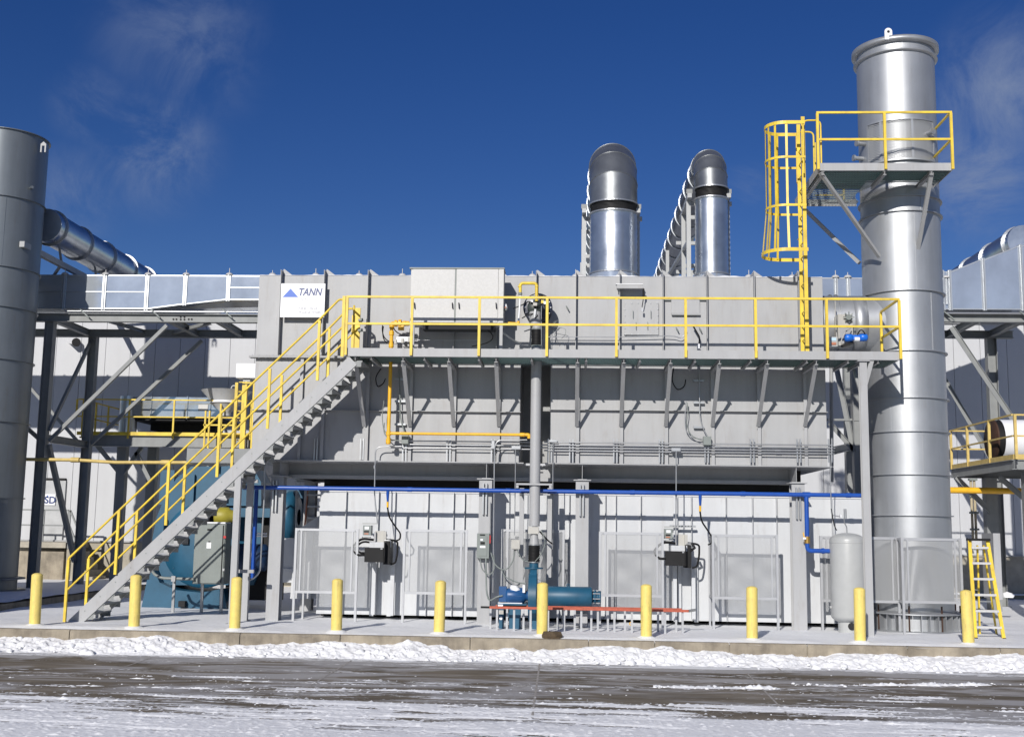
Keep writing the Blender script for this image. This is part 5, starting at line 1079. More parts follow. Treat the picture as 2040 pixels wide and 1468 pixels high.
p = at(1024, 1170, ym); tag(lump(MB(), (p.x+.01, ym, zm+.12), .13, 4).build('snow_cap', SNOW), 'small cap of snow lying on the blue blower motor', 'snow', None, 'stuff')
tag(MB().pb(992, 1200.3, 1040, 1201.9, YB2-.3, YB2+.28).build('snow_strip', SNOW), 'thin strip of snow on the base of the blue blower', 'snow', None, 'stuff')
MB().tube(bend([at(1001, 1186, ym-.12), at(990, 1188, ym-.14), at(975, 1198, 24.7), at(969, 1180, 25.0), at(968, 1112, 25.05)], .2), .018, 8).build('motor_conduit', BOXG, bw)
pb2 = T('concrete_plinth', 'low grey steel pedestal under the silencer of the blue blower', 'plinth', at(1158, 1245, 24.9)); MB().pb(1147, 1224, 1170, 1247, 24.8, 25.05).build('block', GREY, pb2)
# ------------------------------------------------------------------ low red rail on posts
lr = T('low_barrier', 'low barrier with worn red top rail on two rows of grey posts', 'barrier', at(1170, 1250, 24.1))
YR1, YR2 = 24.0, 24.42; zr = gz(1213, YR1, 1170); p0, p1 = at(975, 1212, YR1), at(1372, 1218.5, YR1)
xm0, xm1 = at(1076, 1213, YR1).x, at(1096, 1213, YR1).x
for a, b, y in ((p0.x, xm0, YR1), (xm1, p1.x, YR1), (p0.x+.1, p1.x-.1, YR2)): MB().box(a, b, y, y+.045, zr-.024, zr+.024).build('rail', RED, lr)
MB().box(xm0+.002, xm1-.002, YR1, YR1+.045, zr-.024, zr+.024).build('rail', RED, lr)
MB().box(p0.x-.18, p0.x-.002, YR1+.005, YR1+.04, zr-.02, zr+.02).build('rail_end', BLK2, lr); MB().bar((p1.x+.002, YR1+.02, zr), (p1.x+.14, YR1+.1, zr+.02), .04, .05).build('rail_end', GALVC, lr)
for i, px in enumerate((977, 990, 1010, 1024, 1043, 1057, 1076, 1092, 1111, 1124, 1145, 1158, 1178, 1191, 1211, 1224, 1245, 1259, 1279, 1292, 1311, 1325, 1347, 1360)):
    y = YR1+.046 if i % 2 else YR2-.046; x = at(px, 1230, y).x; MB().box(x-.021, x+.021, y, y+.035, -.02, zr-.031 if True else 0).build('post', MESH_F, lr)
rk = T('stone', 'dark brown flat stone lying in the snow at the foot of a bollard', 'stone', at(1099, 1265, 22.75)); 
p = at(1099, 1259, 22.7); mbk = MB(); v = []; n = 9
for lv, (rr, z) in enumerate(((.19, -.02), (.20, .04), (.17, .115))):
    for k in range(n): a = 2*math.pi*k/n; q_ = 1+.18*noise.noise((k*1.3, lv*.4, 3)); v.append((p.x+rr*q_*math.cos(a), 22.72+rr*.6*q_*math.sin(a), z+.012*noise.noise((k, lv, 1))))
f = [(l*n+k, l*n+(k+1) % n, (l+1)*n+(k+1) % n, (l+1)*n+k) for l in range(2) for k in range(n)]+[tuple(range(2*n, 3*n))]
mbk.add(v, f).build('rock', ROCKM, rk)
# ------------------------------------------------------------------ mesh guards
def guard(px0, px1, yt, yb, ybase, Y, label, back=0):
    t_ = T('mesh_guard', label, 'guard', at((px0+px1)/2, ybase, Y), 'expanded metal mesh guards'); w = .05
    x0, x1 = at(px0, (yt+ybase)/2, Y).x, at(px1, (yt+ybase)/2, Y).x; z0, z1 = gz(yb, Y, (px0+px1)/2), gz(yt, Y, (px0+px1)/2)
    for x in (x0, x1): MB().box(x-w/2, x+w/2, Y-.02, Y+.03, -.03, z1+.03).build('post', MESH_F, t_)
    for z, nm in ((z1-.03, 'top_rail'), (z0-.03, 'bottom_rail')): MB().box(x0+w/2+.001, x1-w/2-.001, Y-.015, Y+.025, z, z+.055).build(nm, MESH_F, t_)
    for x in (x0+w/2+.09, x1-w/2-.09): MB().box(x-.018, x+.018, Y-.012, Y+.02, z0+.026, z1-.031).build('panel_stile', MESH_F, t_)
    MB().add([(x0+w/2+.002, Y+.005, z0+.026), (x1-w/2-.002, Y+.005, z0+.026), (x1-w/2-.002, Y+.005, z1-.031), (x0+w/2+.002, Y+.005, z1-.031)], [(0, 1, 2, 3)]).build('mesh_panel', EXPM, t_)
    for x in (x0+.06, x1-.06):
        for z in (z1-.01,): MB().cyl((x, Y-.03, z), (x, Y-.015, z), .014, 8).build('clip', GALVC, t_)
    if back: 
        xb = x0+.02; MB().box(xb-.02, xb+.02, Y+back, Y+back+.04, -.03, z1+.02).build('post', MESH_F, t_)
        for z in (z1-.03, z0-.03): MB().box(xb-.02, xb+.02, Y+.031, Y+back-.001, z, z+.05).build('side_rail', MESH_F, t_)
        MB().add([(xb, Y+.032, z0+.026), (xb, Y+back, z0+.026), (xb, Y+back, z1-.031), (xb, Y+.032, z1-.031)], [(0, 1, 2, 3)]).build('mesh_panel', EXPM, t_)
guard(587, 710, 1055, 1179, 1240, 25.35, 'mesh guard beside the sloped white duct, leftmost of all', .8)
guard(804, 928, 1057, 1181, 1241, 25.4, 'mesh guard just left of the wide column with the disconnect switch')
guard(1000, 1122, 1057, 1183, 1240, 25.75, 'mesh guard behind the blue blower and its black bellows')
guard(1195, 1320, 1062, 1186, 1246, 25.35, 'mesh guard right of the blower and left of a black actuator')
guard(1421, 1549, 1067, 1191, 1250, 25.3, 'mesh guard between the right black actuator and the last wide column', .8)
guard(1637, 1790, 1071, 1197, 1257, 25.55, 'mesh guard behind the grey air tank')
guard(1799, 1916, 1074, 1199, 1259, 25.15, 'mesh guard in front of the base of the silver stack', .9)
# ------------------------------------------------------------------ poppet valve actuators
def actuator(ox, oy, lab1, lab2, flip):
    Y = 25.55; P = lambda x, y, Y_=Y: at(x+ox, y+oy, Y_)
    t_ = T('valve_actuator', lab1, 'actuator', P(745, 1125), 'black boxed actuators on the white boxes')
    B = lambda a, b, c, d, y0, y1, m_, nm: MB().pb(a+ox, b+oy, c+ox, d+oy, y0, y1).build(nm, m_, t_)
    hs_ = T('valve_drive_bracket', 'x', 'bracket', P(745, 1200)); 
    B(747, 1057, 765, 1080, Y-.02, Y+.1, BEIGE, 'bracket_plate'); B(745, 1059, 748.5, 1078, Y-.1, Y-.021, GREY, 'bracket_cheek'); B(763, 1058, 769, 1079, Y-.1, Y-.021, BEIGE, 'bracket_cheek')
    B(736, 1079.5, 768, 1090.5, Y-.2, Y+.25, WHITEM, 'spring_box')
    B(726, 1091, 763.5, 1119.5, Y-.32, Y+.02, BLK2, 'black_cover'); B(764, 1078, 776, 1124, Y-.16, Y+.3, BLK2, 'side_plate'); B(764.5, 1080, 766, 1120, Y-.33, Y-.161, BLK2, 'edge_plate')
    B(758, 1091.5, 762, 1094, Y-.325, Y-.321, GALVC, 'label_strip')
    c = MB(); c.tube(bend([P(766, 1076, Y-.1), P(778, 1075, Y-.1), P(778, 1090, Y-.1)], .04), .014, 8); c.build('air_fitting', GALVC, t_)
    MB().tube(bend([P(767, 1074, Y-.05), P(785, 1076, Y-.05), P(792, 1079, Y), P(792, 1100, Y), P(788, 1121, Y), P(778, 1124, Y)], .1), .022, 8).build('hose', BLACK, t_)
    MB().tube(bend([P(745, 1075, Y-.05), P(718, 1072, Y-.12), P(700, 1092, Y-.15), P(712, 1106, Y-.2), P(726, 1105, Y-.25)], .35, 8), .026, 8).build('hose', BLACK, t_)
    if not flip: MB().tube(bend([P(745, 1081, Y-.05), P(722, 1078, Y-.1), P(708, 1090, Y-.12), P(716, 1101, Y-.15), P(726, 1101, Y-.2)], .3, 8), .022, 8).build('hose', BLACK, t_)
    else: MB().tube([P(778, 1075, Y-.2), P(783, 1084, Y-.25), P(775, 1090, Y-.2)], .03, 8).build('air_valve', BLK2, t_)
    # mounting channels
    bpy.data.objects.remove(hs_)
    for a in (740, 777): B(a, 1121, a+7.5, 1224 if a == 740 else 1226, Y+.3, Y+.42, WHITEM, 'mount_channel')
    u = T('valve_controller', lab2, 'controller', P(731, 1066)); B2 = lambda a, b, c, d, y0, y1, m_, nm: MB().pb(a+ox, b+oy, c+ox, d+oy, y0, y1).build(nm, m_, u)
    B2(723, 1046, 739, 1066, Y-.1, Y+.12, BOXG, 'case'); B2(726.5, 1048.5, 735, 1054, Y-.108, Y-.101, WHT, 'display'); B2(725, 1057, 735, 1060, Y-.107, Y-.101, BLK2, 'keypad'); B2(725.5, 1061.5, 734, 1064, Y-.107, Y-.101, ORAN, 'label_plate')
    B2(722, 1041, 751, 1044, Y+.1, Y+.16, TANKM, 'strut'); B2(721, 1069, 737, 1071, Y-.02, Y+.1, TANKM, 'foot_strut')
actuator(0, 0, 'black boxed actuator with looping hoses between two mesh guards, left one of the pair', 'small grey valve controller with display above the left black actuator', False)
actuator(601, 7, 'black boxed actuator with air hose between mesh guards, right one of the pair', 'small grey valve controller with display above the right black actuator', True)
sb = T('strut_bar', 'slotted galvanised strut bar above the right black actuator', 'bracket', at(1360, 1048, 26)); MB().pb(1334, 1046, 1386, 1050, 25.95, 26.0).build('bar', GALVC, sb)
for k in range(7): MB().pb(1340+k*6, 1047.3, 1343+k*6, 1048.7, 25.945, 25.9495).build('slot', DARK, sb)
# ------------------------------------------------------------------ blue air pipe
Yb_ = 25.1; bpz = T('air_pipe', 'long bright blue compressed air pipe running across the wide columns to the air tank', 'pipe', at(1100, 978, Yb_))
A, B = at(506, 968, Yb_), at(1722, 989.5, Yb_); zb = (gz(968, Yb_, 506)+gz(989.5, Yb_, 1722))/2
MB().cyl((A.x, Yb_, zb), (B.x, Yb_, zb), .046, 16).build('main_pipe', BLUEP, bpz)
MB().tube(bend([(A.x+.0, Yb_, zb), (A.x-.02, Yb_+.3, zb), (A.x-.02, Yb_+.3, .9)], .1), .046, 12).build('drop_pipe', BLUEP, bpz); MB().cyl((A.x-.25, Yb_+.05, zb), (A.x-.15, Yb_+.05, zb), .055, 12).build('end_valve', BLUEP, bpz)
D = at(1607, 990, Yb_-.03); z2 = gz(1097, Yb_, 1630)
MB().tube(bend([(D.x, Yb_-.0, zb), (D.x, Yb_-.0, z2), (at(1656, 1097, Yb_).x, Yb_, z2)], .09), .048, 14).build('tank_branch', BLUEP, bpz)
for z in (zb-.001,): MB().cyl((D.x-.08, Yb_, z), (D.x+.08, Yb_, z), .062, 14).build('tee', BLUEP, bpz)
MB().cyl((D.x, Yb_, gz(1082, Yb_, 1609)), (D.x, Yb_, gz(1068, Yb_, 1609)), .062, 14).build('brass_valve', mat('brass', (.45, .28, .08), .35, .8), bpz)
MB().bar(at(1600, 1060, Yb_-.08), at(1603, 1074, Yb_-.08), .02).build('valve_lever', YELO, bpz); MB().pb(1600, 1070, 1606, 1074, Yb_-.1, Yb_-.04).build('valve_body', WHT, bpz)
MB().cyl(at(1637, 1097, Yb_), at(1642, 1097, Yb_), .06, 12).build('coupling', BLUEP, bpz)
for px in (610, 816, 1012, 1260, 1480, 1690): x = at(px, 980, Yb_).x; MB().cyl((x-.05, Yb_, zb), (x+.05, Yb_, zb), .054, 14).build('coupling', BLUEP, bpz)
for px in (547.5, 966, 1159, 1590):
    c = MB(); x = at(px, 980, 25.2).x
    for dx in (-.035, .035): c.box(x+dx-.016, x+dx+.016, 25.18, 25.258, zb-.52, zb+.16)
    c.box(x-.019, x+.019, 25.12, 25.2, zb+.04, zb+.06); c.build('pipe_strut', GALVC, bpz)
for px, lab in ((772.5, 'black air hose hanging from the blue pipe to the left actuator'), (1395, 'black air hose hanging from the blue pipe to the right actuator')):
    dx = px-772.5; dy = 0 if px < 1000 else 8; q = lambda x, y, Y: at(x+dx, y+dy, Y)
    MB().tube([(at(px, 990, Yb_).x, Yb_, zb), q(772.5, 985, Yb_+.02), q(772.5, 999, Yb_+.05)], .03, 10, rr=[.036, .034, .022]).build('drop', BLUEP, bpz)
    h = T('air_hose', lab, 'hose', q(772, 1008, Yb_), 'air hoses hanging from the blue pipe'); MB().cyl(q(772.3, 1010, Yb_+.06), q(772.3, 999, Yb_+.05), .024, 10).build('brass_fitting', YELO, h)
    ex = 26 if px < 1000 else 24
    MB().tube(bend([q(772, 1010, Yb_+.06), q(775, 1030, Yb_+.15), q(790, 1052, Yb_+.3), q(772+ex, 1062, Yb_+.35), q(772+ex-1, 1074, Yb_+.4), q(788, 1077, Yb_+.4)], .3, 7), .018, 8).build('hose', BLACK, h)
# ------------------------------------------------------------------ gas pipes
YG = 25.1; gp_ = T('gas_pipe', 'orange yellow gas pipe with valve train running down from the walkway to the air duct', 'pipe', at(776, 880, YG))
xg_ = at(776, 800, YG).x; zg0, zg1, zg2 = gz(882, YG, 773), gz(864.5, YG, 910), gz(650, YG, 779)
MB().cyl((xg_, YG, zg0), (xg_, YG, zg2), .040, 14).build('riser', YELO, gp_); x2 = at(1047, 866, YG).x
MB().cyl((xg_+.041, YG, zg1), (x2, YG, zg1), .033, 14).build('run', YELO, gp_); MB().tube(bend([(x2+.001, YG, zg1), (x2+.08, YG, zg1), (x2+.08, YG+.0, zg1-.08)], .06), .04, 12).build('elbow', YELO, gp_)
for z in (zg1, zg0+.04, zg2, gz(664, YG, 779), gz(688, YG, 779)): MB().cyl((xg_, YG, z-.045), (xg_, YG, z+.045), .056, 14).build('fitting', YELO, gp_)
MB().cyl((x2-.12, YG, zg1), (x2-.02, YG, zg1), .046, 14).build('union', YELO, gp_); MB().cyl((xg_, YG, zg0-.03), (xg_, YG, zg0), .05, 6).build('cap', YELO, gp_)
zv = gz(644.5, YG, 800); c = MB(); c.tube(bend([(xg_, YG, zg2), (xg_, YG, zv), (at(816, 643, YG).x, YG, zv)], .05), .045, 12); c.build('top_run', YELO, gp_)
for px, r in ((789, .075), (797, .09), (806, .06), (812, .055)): x = at(px, 643, YG).x; MB().cyl((x-.03, YG, zv), (x+.03, YG, zv), r, 14).build('valve_body', YELO, gp_)
MB().pb(793, 648, 804, 657, YG-.05, YG+.05).build('regulator', YELO, gp_); MB().pb(790, 671, 817, 682, YG-.02, YG+.1).build('valve_train', GALVC, gp_)
for px, py in ((785, 676), (799, 674), (806, 680), (812, 672)): MB().pb(px, py, px+5, py+9, YG-.06, YG).build('fitting', BEIGE if px != 806 else BLK2, gp_)
for a, b in (((762, 648), (775, 680)), ((764, 650), (772, 684)), ((783, 650), (812, 668))): MB().tube(sag(at(*a, YG), at(*b, YG), .05, side=(-.05, 0, 0)), .012, 6).build('signal_cable', BLACK, gp_)
up_ = T('gas_riser', 'yellow inverted U gas pipe with pale flexible hose above the burner', 'pipe', at(1053, 600, 24.95)); Yg2 = 24.75
MB().tube(bend([at(1036.5, 583, Yg2), at(1036.5, 564.5, Yg2), at(1069, 564.5, Yg2), at(1069, 600, Yg2)], .07, 6), .034, 12).build('u_pipe', YEL, up_)
MB().cyl(at(1036.5, 583, Yg2), at(1036.5, 588, Yg2), .042, 8).build('union_nut', BOXG, up_); MB().tube(bend([at(1036.5, 588, Yg2), at(1035, 615, Yg2), at(1033, 642, Yg2)], .3), .020, 10).build('hose', WHT, up_); MB().tube(bend([at(1033, 640, Yg2), at(1032.5, 645, Yg2), at(1012, 644, Yg2)], .05), .032, 10).build('lower_elbow', YELO, up_)
for (a, b), Y in (((1035, 571), Yg2), ((1069, 571), Yg2)): MB().cyl(at(a+.5, b-1, Y), at(a+.5, b+1, Y), .042, 12).build('collar', YEL, up_)
# ------------------------------------------------------------------ conduit runs
YC_ = 25.38; cr_ = T('conduit_run', 'bundle of parallel galvanised conduits strapped across the lower grey housings', 'conduit', at(1300, 890, YC_))
for k in range(4):
    zc_ = gz(881.5+k*5.6, YC_, 1180); x0, x1 = at((1084, 1078, 1070, 1084)[k], 885, YC_).x, at((1660, 1664, 1662, 1662)[k], 890, YC_).x; MB().cyl((x0, YC_, zc_), (x1, YC_, zc_), .015, 8).build('conduit', GALVC, cr_)
    x = at((1230, 1430, 1550, 1330)[k], 885, YC_).x; MB().cyl((x-.06, YC_, zc_), (x+.06, YC_, zc_), .022, 8).build('coupling', GALVC, cr_)
for k in range(3):
    zc_ = gz(879.5+k*7, YC_, 940); x0, x1 = at((812, 812, 775)[k], 885, YC_).x, at(1056, 885, YC_).x; MB().cyl((x0, YC_, zc_), (x1, YC_, zc_), .015, 8).build('conduit', GALVC, cr_)
for px in (805, 893, 982, 1095, 1138, 1226, 1317, 1408, 1499, 1592, 1655):
    for dx in (-.035, .035): x = at(px, 900, YC_).x+dx; MB().box(x-.014, x+.014, YC_+.02, YC_+.06, gz(921, YC_, px), gz(874 if px != 805 else 871, YC_, px)).build('strut', GALVC, cr_)
for px in (628, 720): 
    for dx in (-.03, .03): x = at(px, 900, YC_).x+dx; MB().box(x-.012, x+.012, YC_+.04, YC_+.08, gz(916, YC_, px), gz(873, YC_, px)).build('strut', GALVC, cr_)
for a, b, c_, d, lab in ((1401.5, 869, 1417, 886.5, 'square grey junction box at the right on the conduit bundle'), (800, 866, 813.5, 884, 'square grey junction box beside the foot of the yellow gas pipe'), (1019, 888, 1037, 895, 'small galvanised pull box on the conduits left of the air duct'),
        (979, 877, 985.5, 894, 'narrow upright galvanised pull box on the left conduits'), (1338, 892, 1356, 899, 'small galvanised pull box on the conduits above the right actuator'), (1094, 876, 1110, 881, 'small galvanised pull box just right of the air duct')):
    t_ = T('junction_box', lab, 'box', at((a+c_)/2, d, YC_-.08)); MB().pb(a, b, c_, d, YC_-.1, YC_+.04).build('case', BOXG if c_-a > 13 and d-b > 10 else GALVC, t_, bevel=.004); MB().pb(a+1, b+1, c_-1, d-1, YC_-.106, YC_-.101).build('cover', BOXG if c_-a > 13 and d-b > 10 else GALVC, t_)
def conduit(label, pts, r=.014, m_=None, Y=25.3, bd_=.15, name='conduit', extra=()):
    P = [at(p[0], p[1], p[2] if len(p) > 2 else Y) for p in pts]; t_ = T(name, label, 'conduit' if name == 'conduit' else 'cable', P[-1]); MB().tube(bend(P, bd_, 6), r, 8).build('tube', m_ or GALVC, t_)
    for e in extra: q = at(e[0], e[1], Y); MB().cyl(q-Vector((0, 0, .035)), q+Vector((0, 0, .035)), r*1.6, 8).build('coupling', GALVC, t_)
conduit('galvanised conduit bending down from the bundle to the left actuator controller', [(800, 889), (748, 890), (746, 985), (752, 1042)], extra=((746, 930),))
conduit('galvanised conduit dropping from the bundle down past the wide column with the disconnect switch', [(1050, 876), (992, 877), (985, 890), (984, 1000), (982, 1180)], Y=25.15)
conduit('thin galvanised conduit dropping to the grey junction box beside the bellows', [(1027, 895), (1026, 1000), (1025, 1066)], r=.010)
conduit('thin galvanised conduit dropping just right of the air duct', [(1102, 880), (1101, 1000), (1101, 1074)], r=.011, extra=((1101, 1058),))
conduit('galvanised conduit dropping from the pull box to the right actuator', [(1347, 899), (1347, 985), (1346, 1080)], r=.013, extra=((1347, 985),))
conduit('dark vertical conduit pair behind the gas pipe', [(795, 735), (797, 800), (797, 832), (808, 868)], Y=25.42, m_=BOXG)
conduit('galvanised conduit rising from the right junction box under the walkway', [(1393, 733), (1394, 830), (1400, 852), (1409, 869)], Y=25.42, r=.013)
conduit('galvanised conduit standing left of the leftmost wide column', [(527, 905), (527, 985), (522, 1060), (518, 1140), (500, 1156), (470, 1152)], Y=25.0, bd_=.3, r=.02, extra=((526, 985),))
conduit('thin galvanised rod standing left of the white transition', [(590, 952), (589, 1060)], Y=25.9, r=.010)
conduit('thin vertical galvanised conduit down the wide column with the disconnect switch', [(977, 1000), (975, 1240)], Y=25.2, r=.010)
conduit('grey curved cable hanging from the disconnect switch to the junction box', [(978, 1100), (985, 1125), (1005, 1138), (1022, 1120), (1026, 1095)], Y=25.0, m_=BOXG, bd_=.4, name='cable')
conduit('grey cable hanging from the junction box to the bellows', [(1030, 1095), (1040, 1115), (1058, 1121)], Y=24.9, m_=BOXG, bd_=.3, name='cable', r=.011)
conduit('grey cable looping down under the disconnect switch', [(956, 1110), (960, 1135), (975, 1146), (985, 1135), (984, 1105)], Y=25.0, m_=BOXG, bd_=.3, name='cable', r=.013)
conduit('grey cable from the disconnect switch down to the motor', [(999, 1135), (1005, 1148), (1030, 1160), (1048, 1162)], Y=24.7, m_=BOXG, bd_=.3, name='cable', r=.012)
conduit('black cable loop hanging under the walkway left of the gas pipe', [(760, 733), (747, 752), (752, 772), (764, 764), (768, 754)], Y=25.45, m_=BLACK, bd_=.35, name='cable', r=.012)
conduit('black cable loop hanging under the walkway left of the right conduit riser', [(1342, 733), (1338, 760), (1350, 778), (1364, 770), (1366, 756)], Y=25.45, m_=BLACK, bd_=.35, name='cable', r=.012)
conduit('grey cable loops hanging left of the right junction box', [(1367, 800), (1364, 830), (1366, 858), (1378, 872), (1402, 875)], Y=25.42, m_=GALVC, bd_=.35, name='cable', r=.010)
conduit('second grey cable looping into the right junction box', [(1369, 802), (1371, 825), (1367, 845), (1376, 868), (1402, 879)], Y=25.40, m_=BOXG, bd_=.35, name='cable', r=.010)
conduit('grey cable hanging beside the gas pipe riser', [(765, 797), (761, 830), (764, 855), (772, 866)], Y=25.3, m_=BOXG, bd_=.3, name='cable', r=.010)
conduit('grey cable looping into the box at the foot of the gas pipe', [(766, 842), (764, 862), (776, 876), (800, 878)], Y=25.3, m_=BOXG, bd_=.3, name='cable', r=.012)
conduit('thin galvanised conduit running behind the walkway railing into two curls', [(1090, 671), (1230, 671.5), (1325, 669), (1345, 670), (1356, 674), (1364, 668), (1367, 655)], Y=25.42, r=.010, bd_=.2)
conduit('short black cable dropping to a white fitting on the walkway behind the railing', [(1381, 650), (1387, 660), (1394, 672), (1393, 684)], Y=25.4, r=.018, m_=BLACK, bd_=.2, name='cable')
conduit('thin pale wire sagging between the gas pipe and the cabinet leg', [(794, 677), (900, 678), (955, 677), (962, 664)], Y=25.3, r=.008, bd_=.2, name='cable')
# disconnect switch and junction boxes
dsw = T('disconnect_switch', 'grey green disconnect switch with red lever on a wide column', 'switch', at(963, 1112, 25.1)); YQ = 25.06
MB().pb(950, 1062, 974.5, 1112, YQ, YQ+.18).build('enclosure', BOXG, dsw, bevel=.006); MB().pb(953, 1068, 970, 1107, YQ-.012, YQ-.001).build('door', BOXG, dsw)
for a, b, c_, d, m_, nm in ((956, 1064, 966, 1066, BLK2, 'latch'), (957, 1073, 962, 1076.5, WHT, 'indicator'), (957, 1079, 966, 1084, BLK2, 'window'), (956, 1087, 967, 1091, WHT, 'label_plate')): MB().pb(a, b, c_, d, YQ-.016, YQ-.0125).build(nm, m_, dsw)
MB().pb(975, 1066, 977.5, 1082, YQ+.02, YQ+.06).build('lever', mat('switch_red', (.45, .02, .02), .4), dsw)
jb = T('junction_box', 'square pale grey junction box on a post left of the bellows', 'box', at(1027, 1094, 24.95)); MB().pb(1018.5, 1075, 1036, 1093.5, 24.9, 25.0).build('case', BEIGE, jb, bevel=.005); MB().pb(1019.5, 1076, 1035, 1092.5, 24.893, 24.8995).build('cover', BEIGE, jb); MB().pb(1024, 1094, 1032, 1096, 24.92, 24.98).build('gland', BLK2, jb)
# ------------------------------------------------------------------ things on the upper housing
hoist = T('lifting_davit', 'grey box arm with hanging chain on the housing above the access door', 'bracket', at(1250, 582, 25.4)); MB().pb(1229, 566.5, 1280, 574.5, 25.26, 25.40).build('arm', GREY, hoist); MB().pb(1227, 565, 1281, 566.3, 25.25, 25.42).build('snow_on_arm', SNOW, hoist)
MB().pb(1231, 568, 1236, 576, 25.41, 25.53).build('standoff', GREY, hoist); MB().tube([at(1281, 574, 25.3), at(1282.5, 588, 25.3), at(1281, 600, 25.32), at(1279, 612, 25.34)], .010, 6).build('chain', BLK2, hoist); MB().pb(1278, 614, 1281, 621, 25.3, 25.34).build('hook', GALVC, hoist)
for k in range(4): q = at(1282, 577+k*4, 25.3); MB().cyl(q-Vector((0, 0, .018)), q+Vector((0, 0, .018)), .022, 8).build('link', BLK2, hoist)
dr = T('access_door', 'bolted square access door with L handles on the upper housing behind the railing', 'door', at(1278, 668, 25.5)); MB().pb(1243.5, 602, 1312, 667, 25.495, 25.537).build('panel', GREY, dr)
for a, b in ((1261, 618), (1296.5, 618), (1267, 641), (1290, 641)): p = at(a, b, 25.45); MB().bar(p, p-Vector((0, 0, .17)), .012).build('handle', BOXG, dr)
for k in range(6):
    for py in (603, 666): q = at(1246+k*12.6, py, 25.47); MB().cyl((q.x, 25.475, q.z), (q.x, 25.494, q.z), .013, 6).build('bolt', GALVC, dr)
for k in range(1, 5):
    for px in (1245, 1310.5): q = at(px, 603+k*12.6, 25.47); MB().cyl((q.x, 25.475, q.z), (q.x, 25.494, q.z), .013, 6).build('bolt', GALVC, dr)
al = T('angle_bracket', 'grey flat panel with projecting angle ledge right of the access door', 'bracket', at(1365, 630, 25.45)); MB().pb(1337.5, 596, 1394, 626, 25.505, 25.54).build('panel', GREY, al); MB().pb(1338, 623.5, 1395, 627.5, 25.46, 25.504).build('ledge', GREYD, al)
for a, b in ((1322, 594), (1393, 594)): MB().pb(a, b, a+15, b+4.5, 25.49, 25.504 if a > 1390 else 25.54).build('lug', BOXG, al)
for a, b, lab in ((1128, 610, 'small dark hook on the upper housing right of the burner'), (1347, 653, 'small dark hook on the upper housing below the angle ledge'), (1393, 653, 'small dark hook right of the short black cable')):
    t_ = T('wall_hook', lab, 'hook', at(a, b+8, 25.5)); MB().bar(at(a, b, 25.5), at(a+5, b+8, 25.45), .02).build('pin', BOXG, t_)
vp = T('pipe_stub', 'white pipe stub standing on the walkway behind the railing', 'pipe', at(1392, 694, 25.3)); MB().pb(1390, 685, 1394, 694, 25.3, 25.36).build('stub', WHT, vp)
lp_ = T('cross_strut', 'short dark galvanised struts fixed across the right conduit riser', 'bracket', at(1394, 805, 25.5))
for py in (756, 800, 849): MB().pb(1382, py, 1403, py+4, 25.44, 25.5).build('strut', GALVC, lp_)
lp2 = T('cross_strut', 'short dark struts fixed across the conduit behind the yellow gas riser', 'bracket', at(797, 805, 25.5))
for py in (753, 797, 843): MB().pb(786, py, 808, py+4, 25.45, 25.5).build('strut', GALVC, lp2)
# ------------------------------------------------------------------ large blue fan and cabinet left
bf = T('process_fan', 'large teal blue centrifugal fan on a blue base behind the stairs', 'fan', at(390, 1212, 28.3)); YF0 = 28.4
def poly(pp, Y): return [tuple(at(a, b, Y).xz) for a, b in pp]
ctr = (410, 1055); outl = []
for k in range(30):
    a = math.radians(200-k*8.2); outl.append((ctr[0]+105*math.cos(a), ctr[1]-118*math.sin(a)))
MB().prism(poly([(308, 1165), (302, 1110), (304, 1070), (312, 1030), (330, 985), (352, 952), (381, 929), (440, 929), (500, 925), (520, 960), (522, 1120), (505, 1165)], YF0+.3), YF0+.3, YF0+1.3).build('scroll_casing', TEAL, bf)
MB().prism(poly([(300, 1120), (318, 1160), (350, 1175), (400, 1180), (445, 1172), (452, 1212), (281, 1212)], YF0), YF0, YF0+1.8).build('base', TEAL, bf)
a = at(400, 1085, YF0); MB().lathe((a.x, YF0+.29, a.z), [(0, -.12), (.5, -.12), (1.02, -.05), (1.06, 0)], 48, 'y').build('side_plate', TEAL, bf)
for a_, b_, c_, d_ in ((382, 945, 386, 1010), (344, 1130, 346, 1132), (430, 925, 436, 940)): MB().pb(a_, b_, c_, d_, YF0+.2, YF0+.29).build('stiffener', TEAL, bf)
for a_, b_ in ((362, 1072), (355, 1197)): MB().pb(a_, b_, a_+13, b_+12, YF0-.15 if b_ > 1100 else YF0+.1, YF0-.01 if b_ > 1100 else YF0+.16).build('opening', DARK, bf)
MB().pb(433, 1003, 520, 1007, YF0+.1, YF0+.28).build('flange_bar', TEAL, bf); MB().pb(442, 960, 447, 1020, YF0+.1, YF0+.28).build('flange_bar', TEAL, bf)
y0 = 27.9; p = at(440, 1028, y0); MB().lathe((p.x-.12, y0, p.z), [(.02, 0), (.2, 0), (.22, .04), (.22, .3), (.16, .36), (.12, .55)], 28, 'x').build('coupling_guard', mat('olive_yellow', (.30, .26, .03), .5), bf); MB().lathe((p.x-.5, y0, p.z-.05), [(0, 0), (.22, 0), (.25, .05), (.25, .3)], 28, 'x').build('bearing_housing', BLK2, bf)
p = at(586, 1030, 28.8); MB().lathe((at(572, 1030, 28.8).x, 28.8, p.z), [(0, 0), (.62, 0), (.66, .05), (.66, .22), (.45, .3), (.2, .3)], 44, 'x').build('inlet_cone', TEAL, bf)
MB().pb(563, 975, 610, 1036, 29.3, 29.9).build('inlet_box', TEAL, bf); MB().pb(452, 1030, 560, 1195, 28.8, 29.2).build('motor_shadow_panel', BLK2, bf); MB().pb(455, 1012, 560, 1030, 28.4, 28.9).build('motor_deck', TEAL, bf)
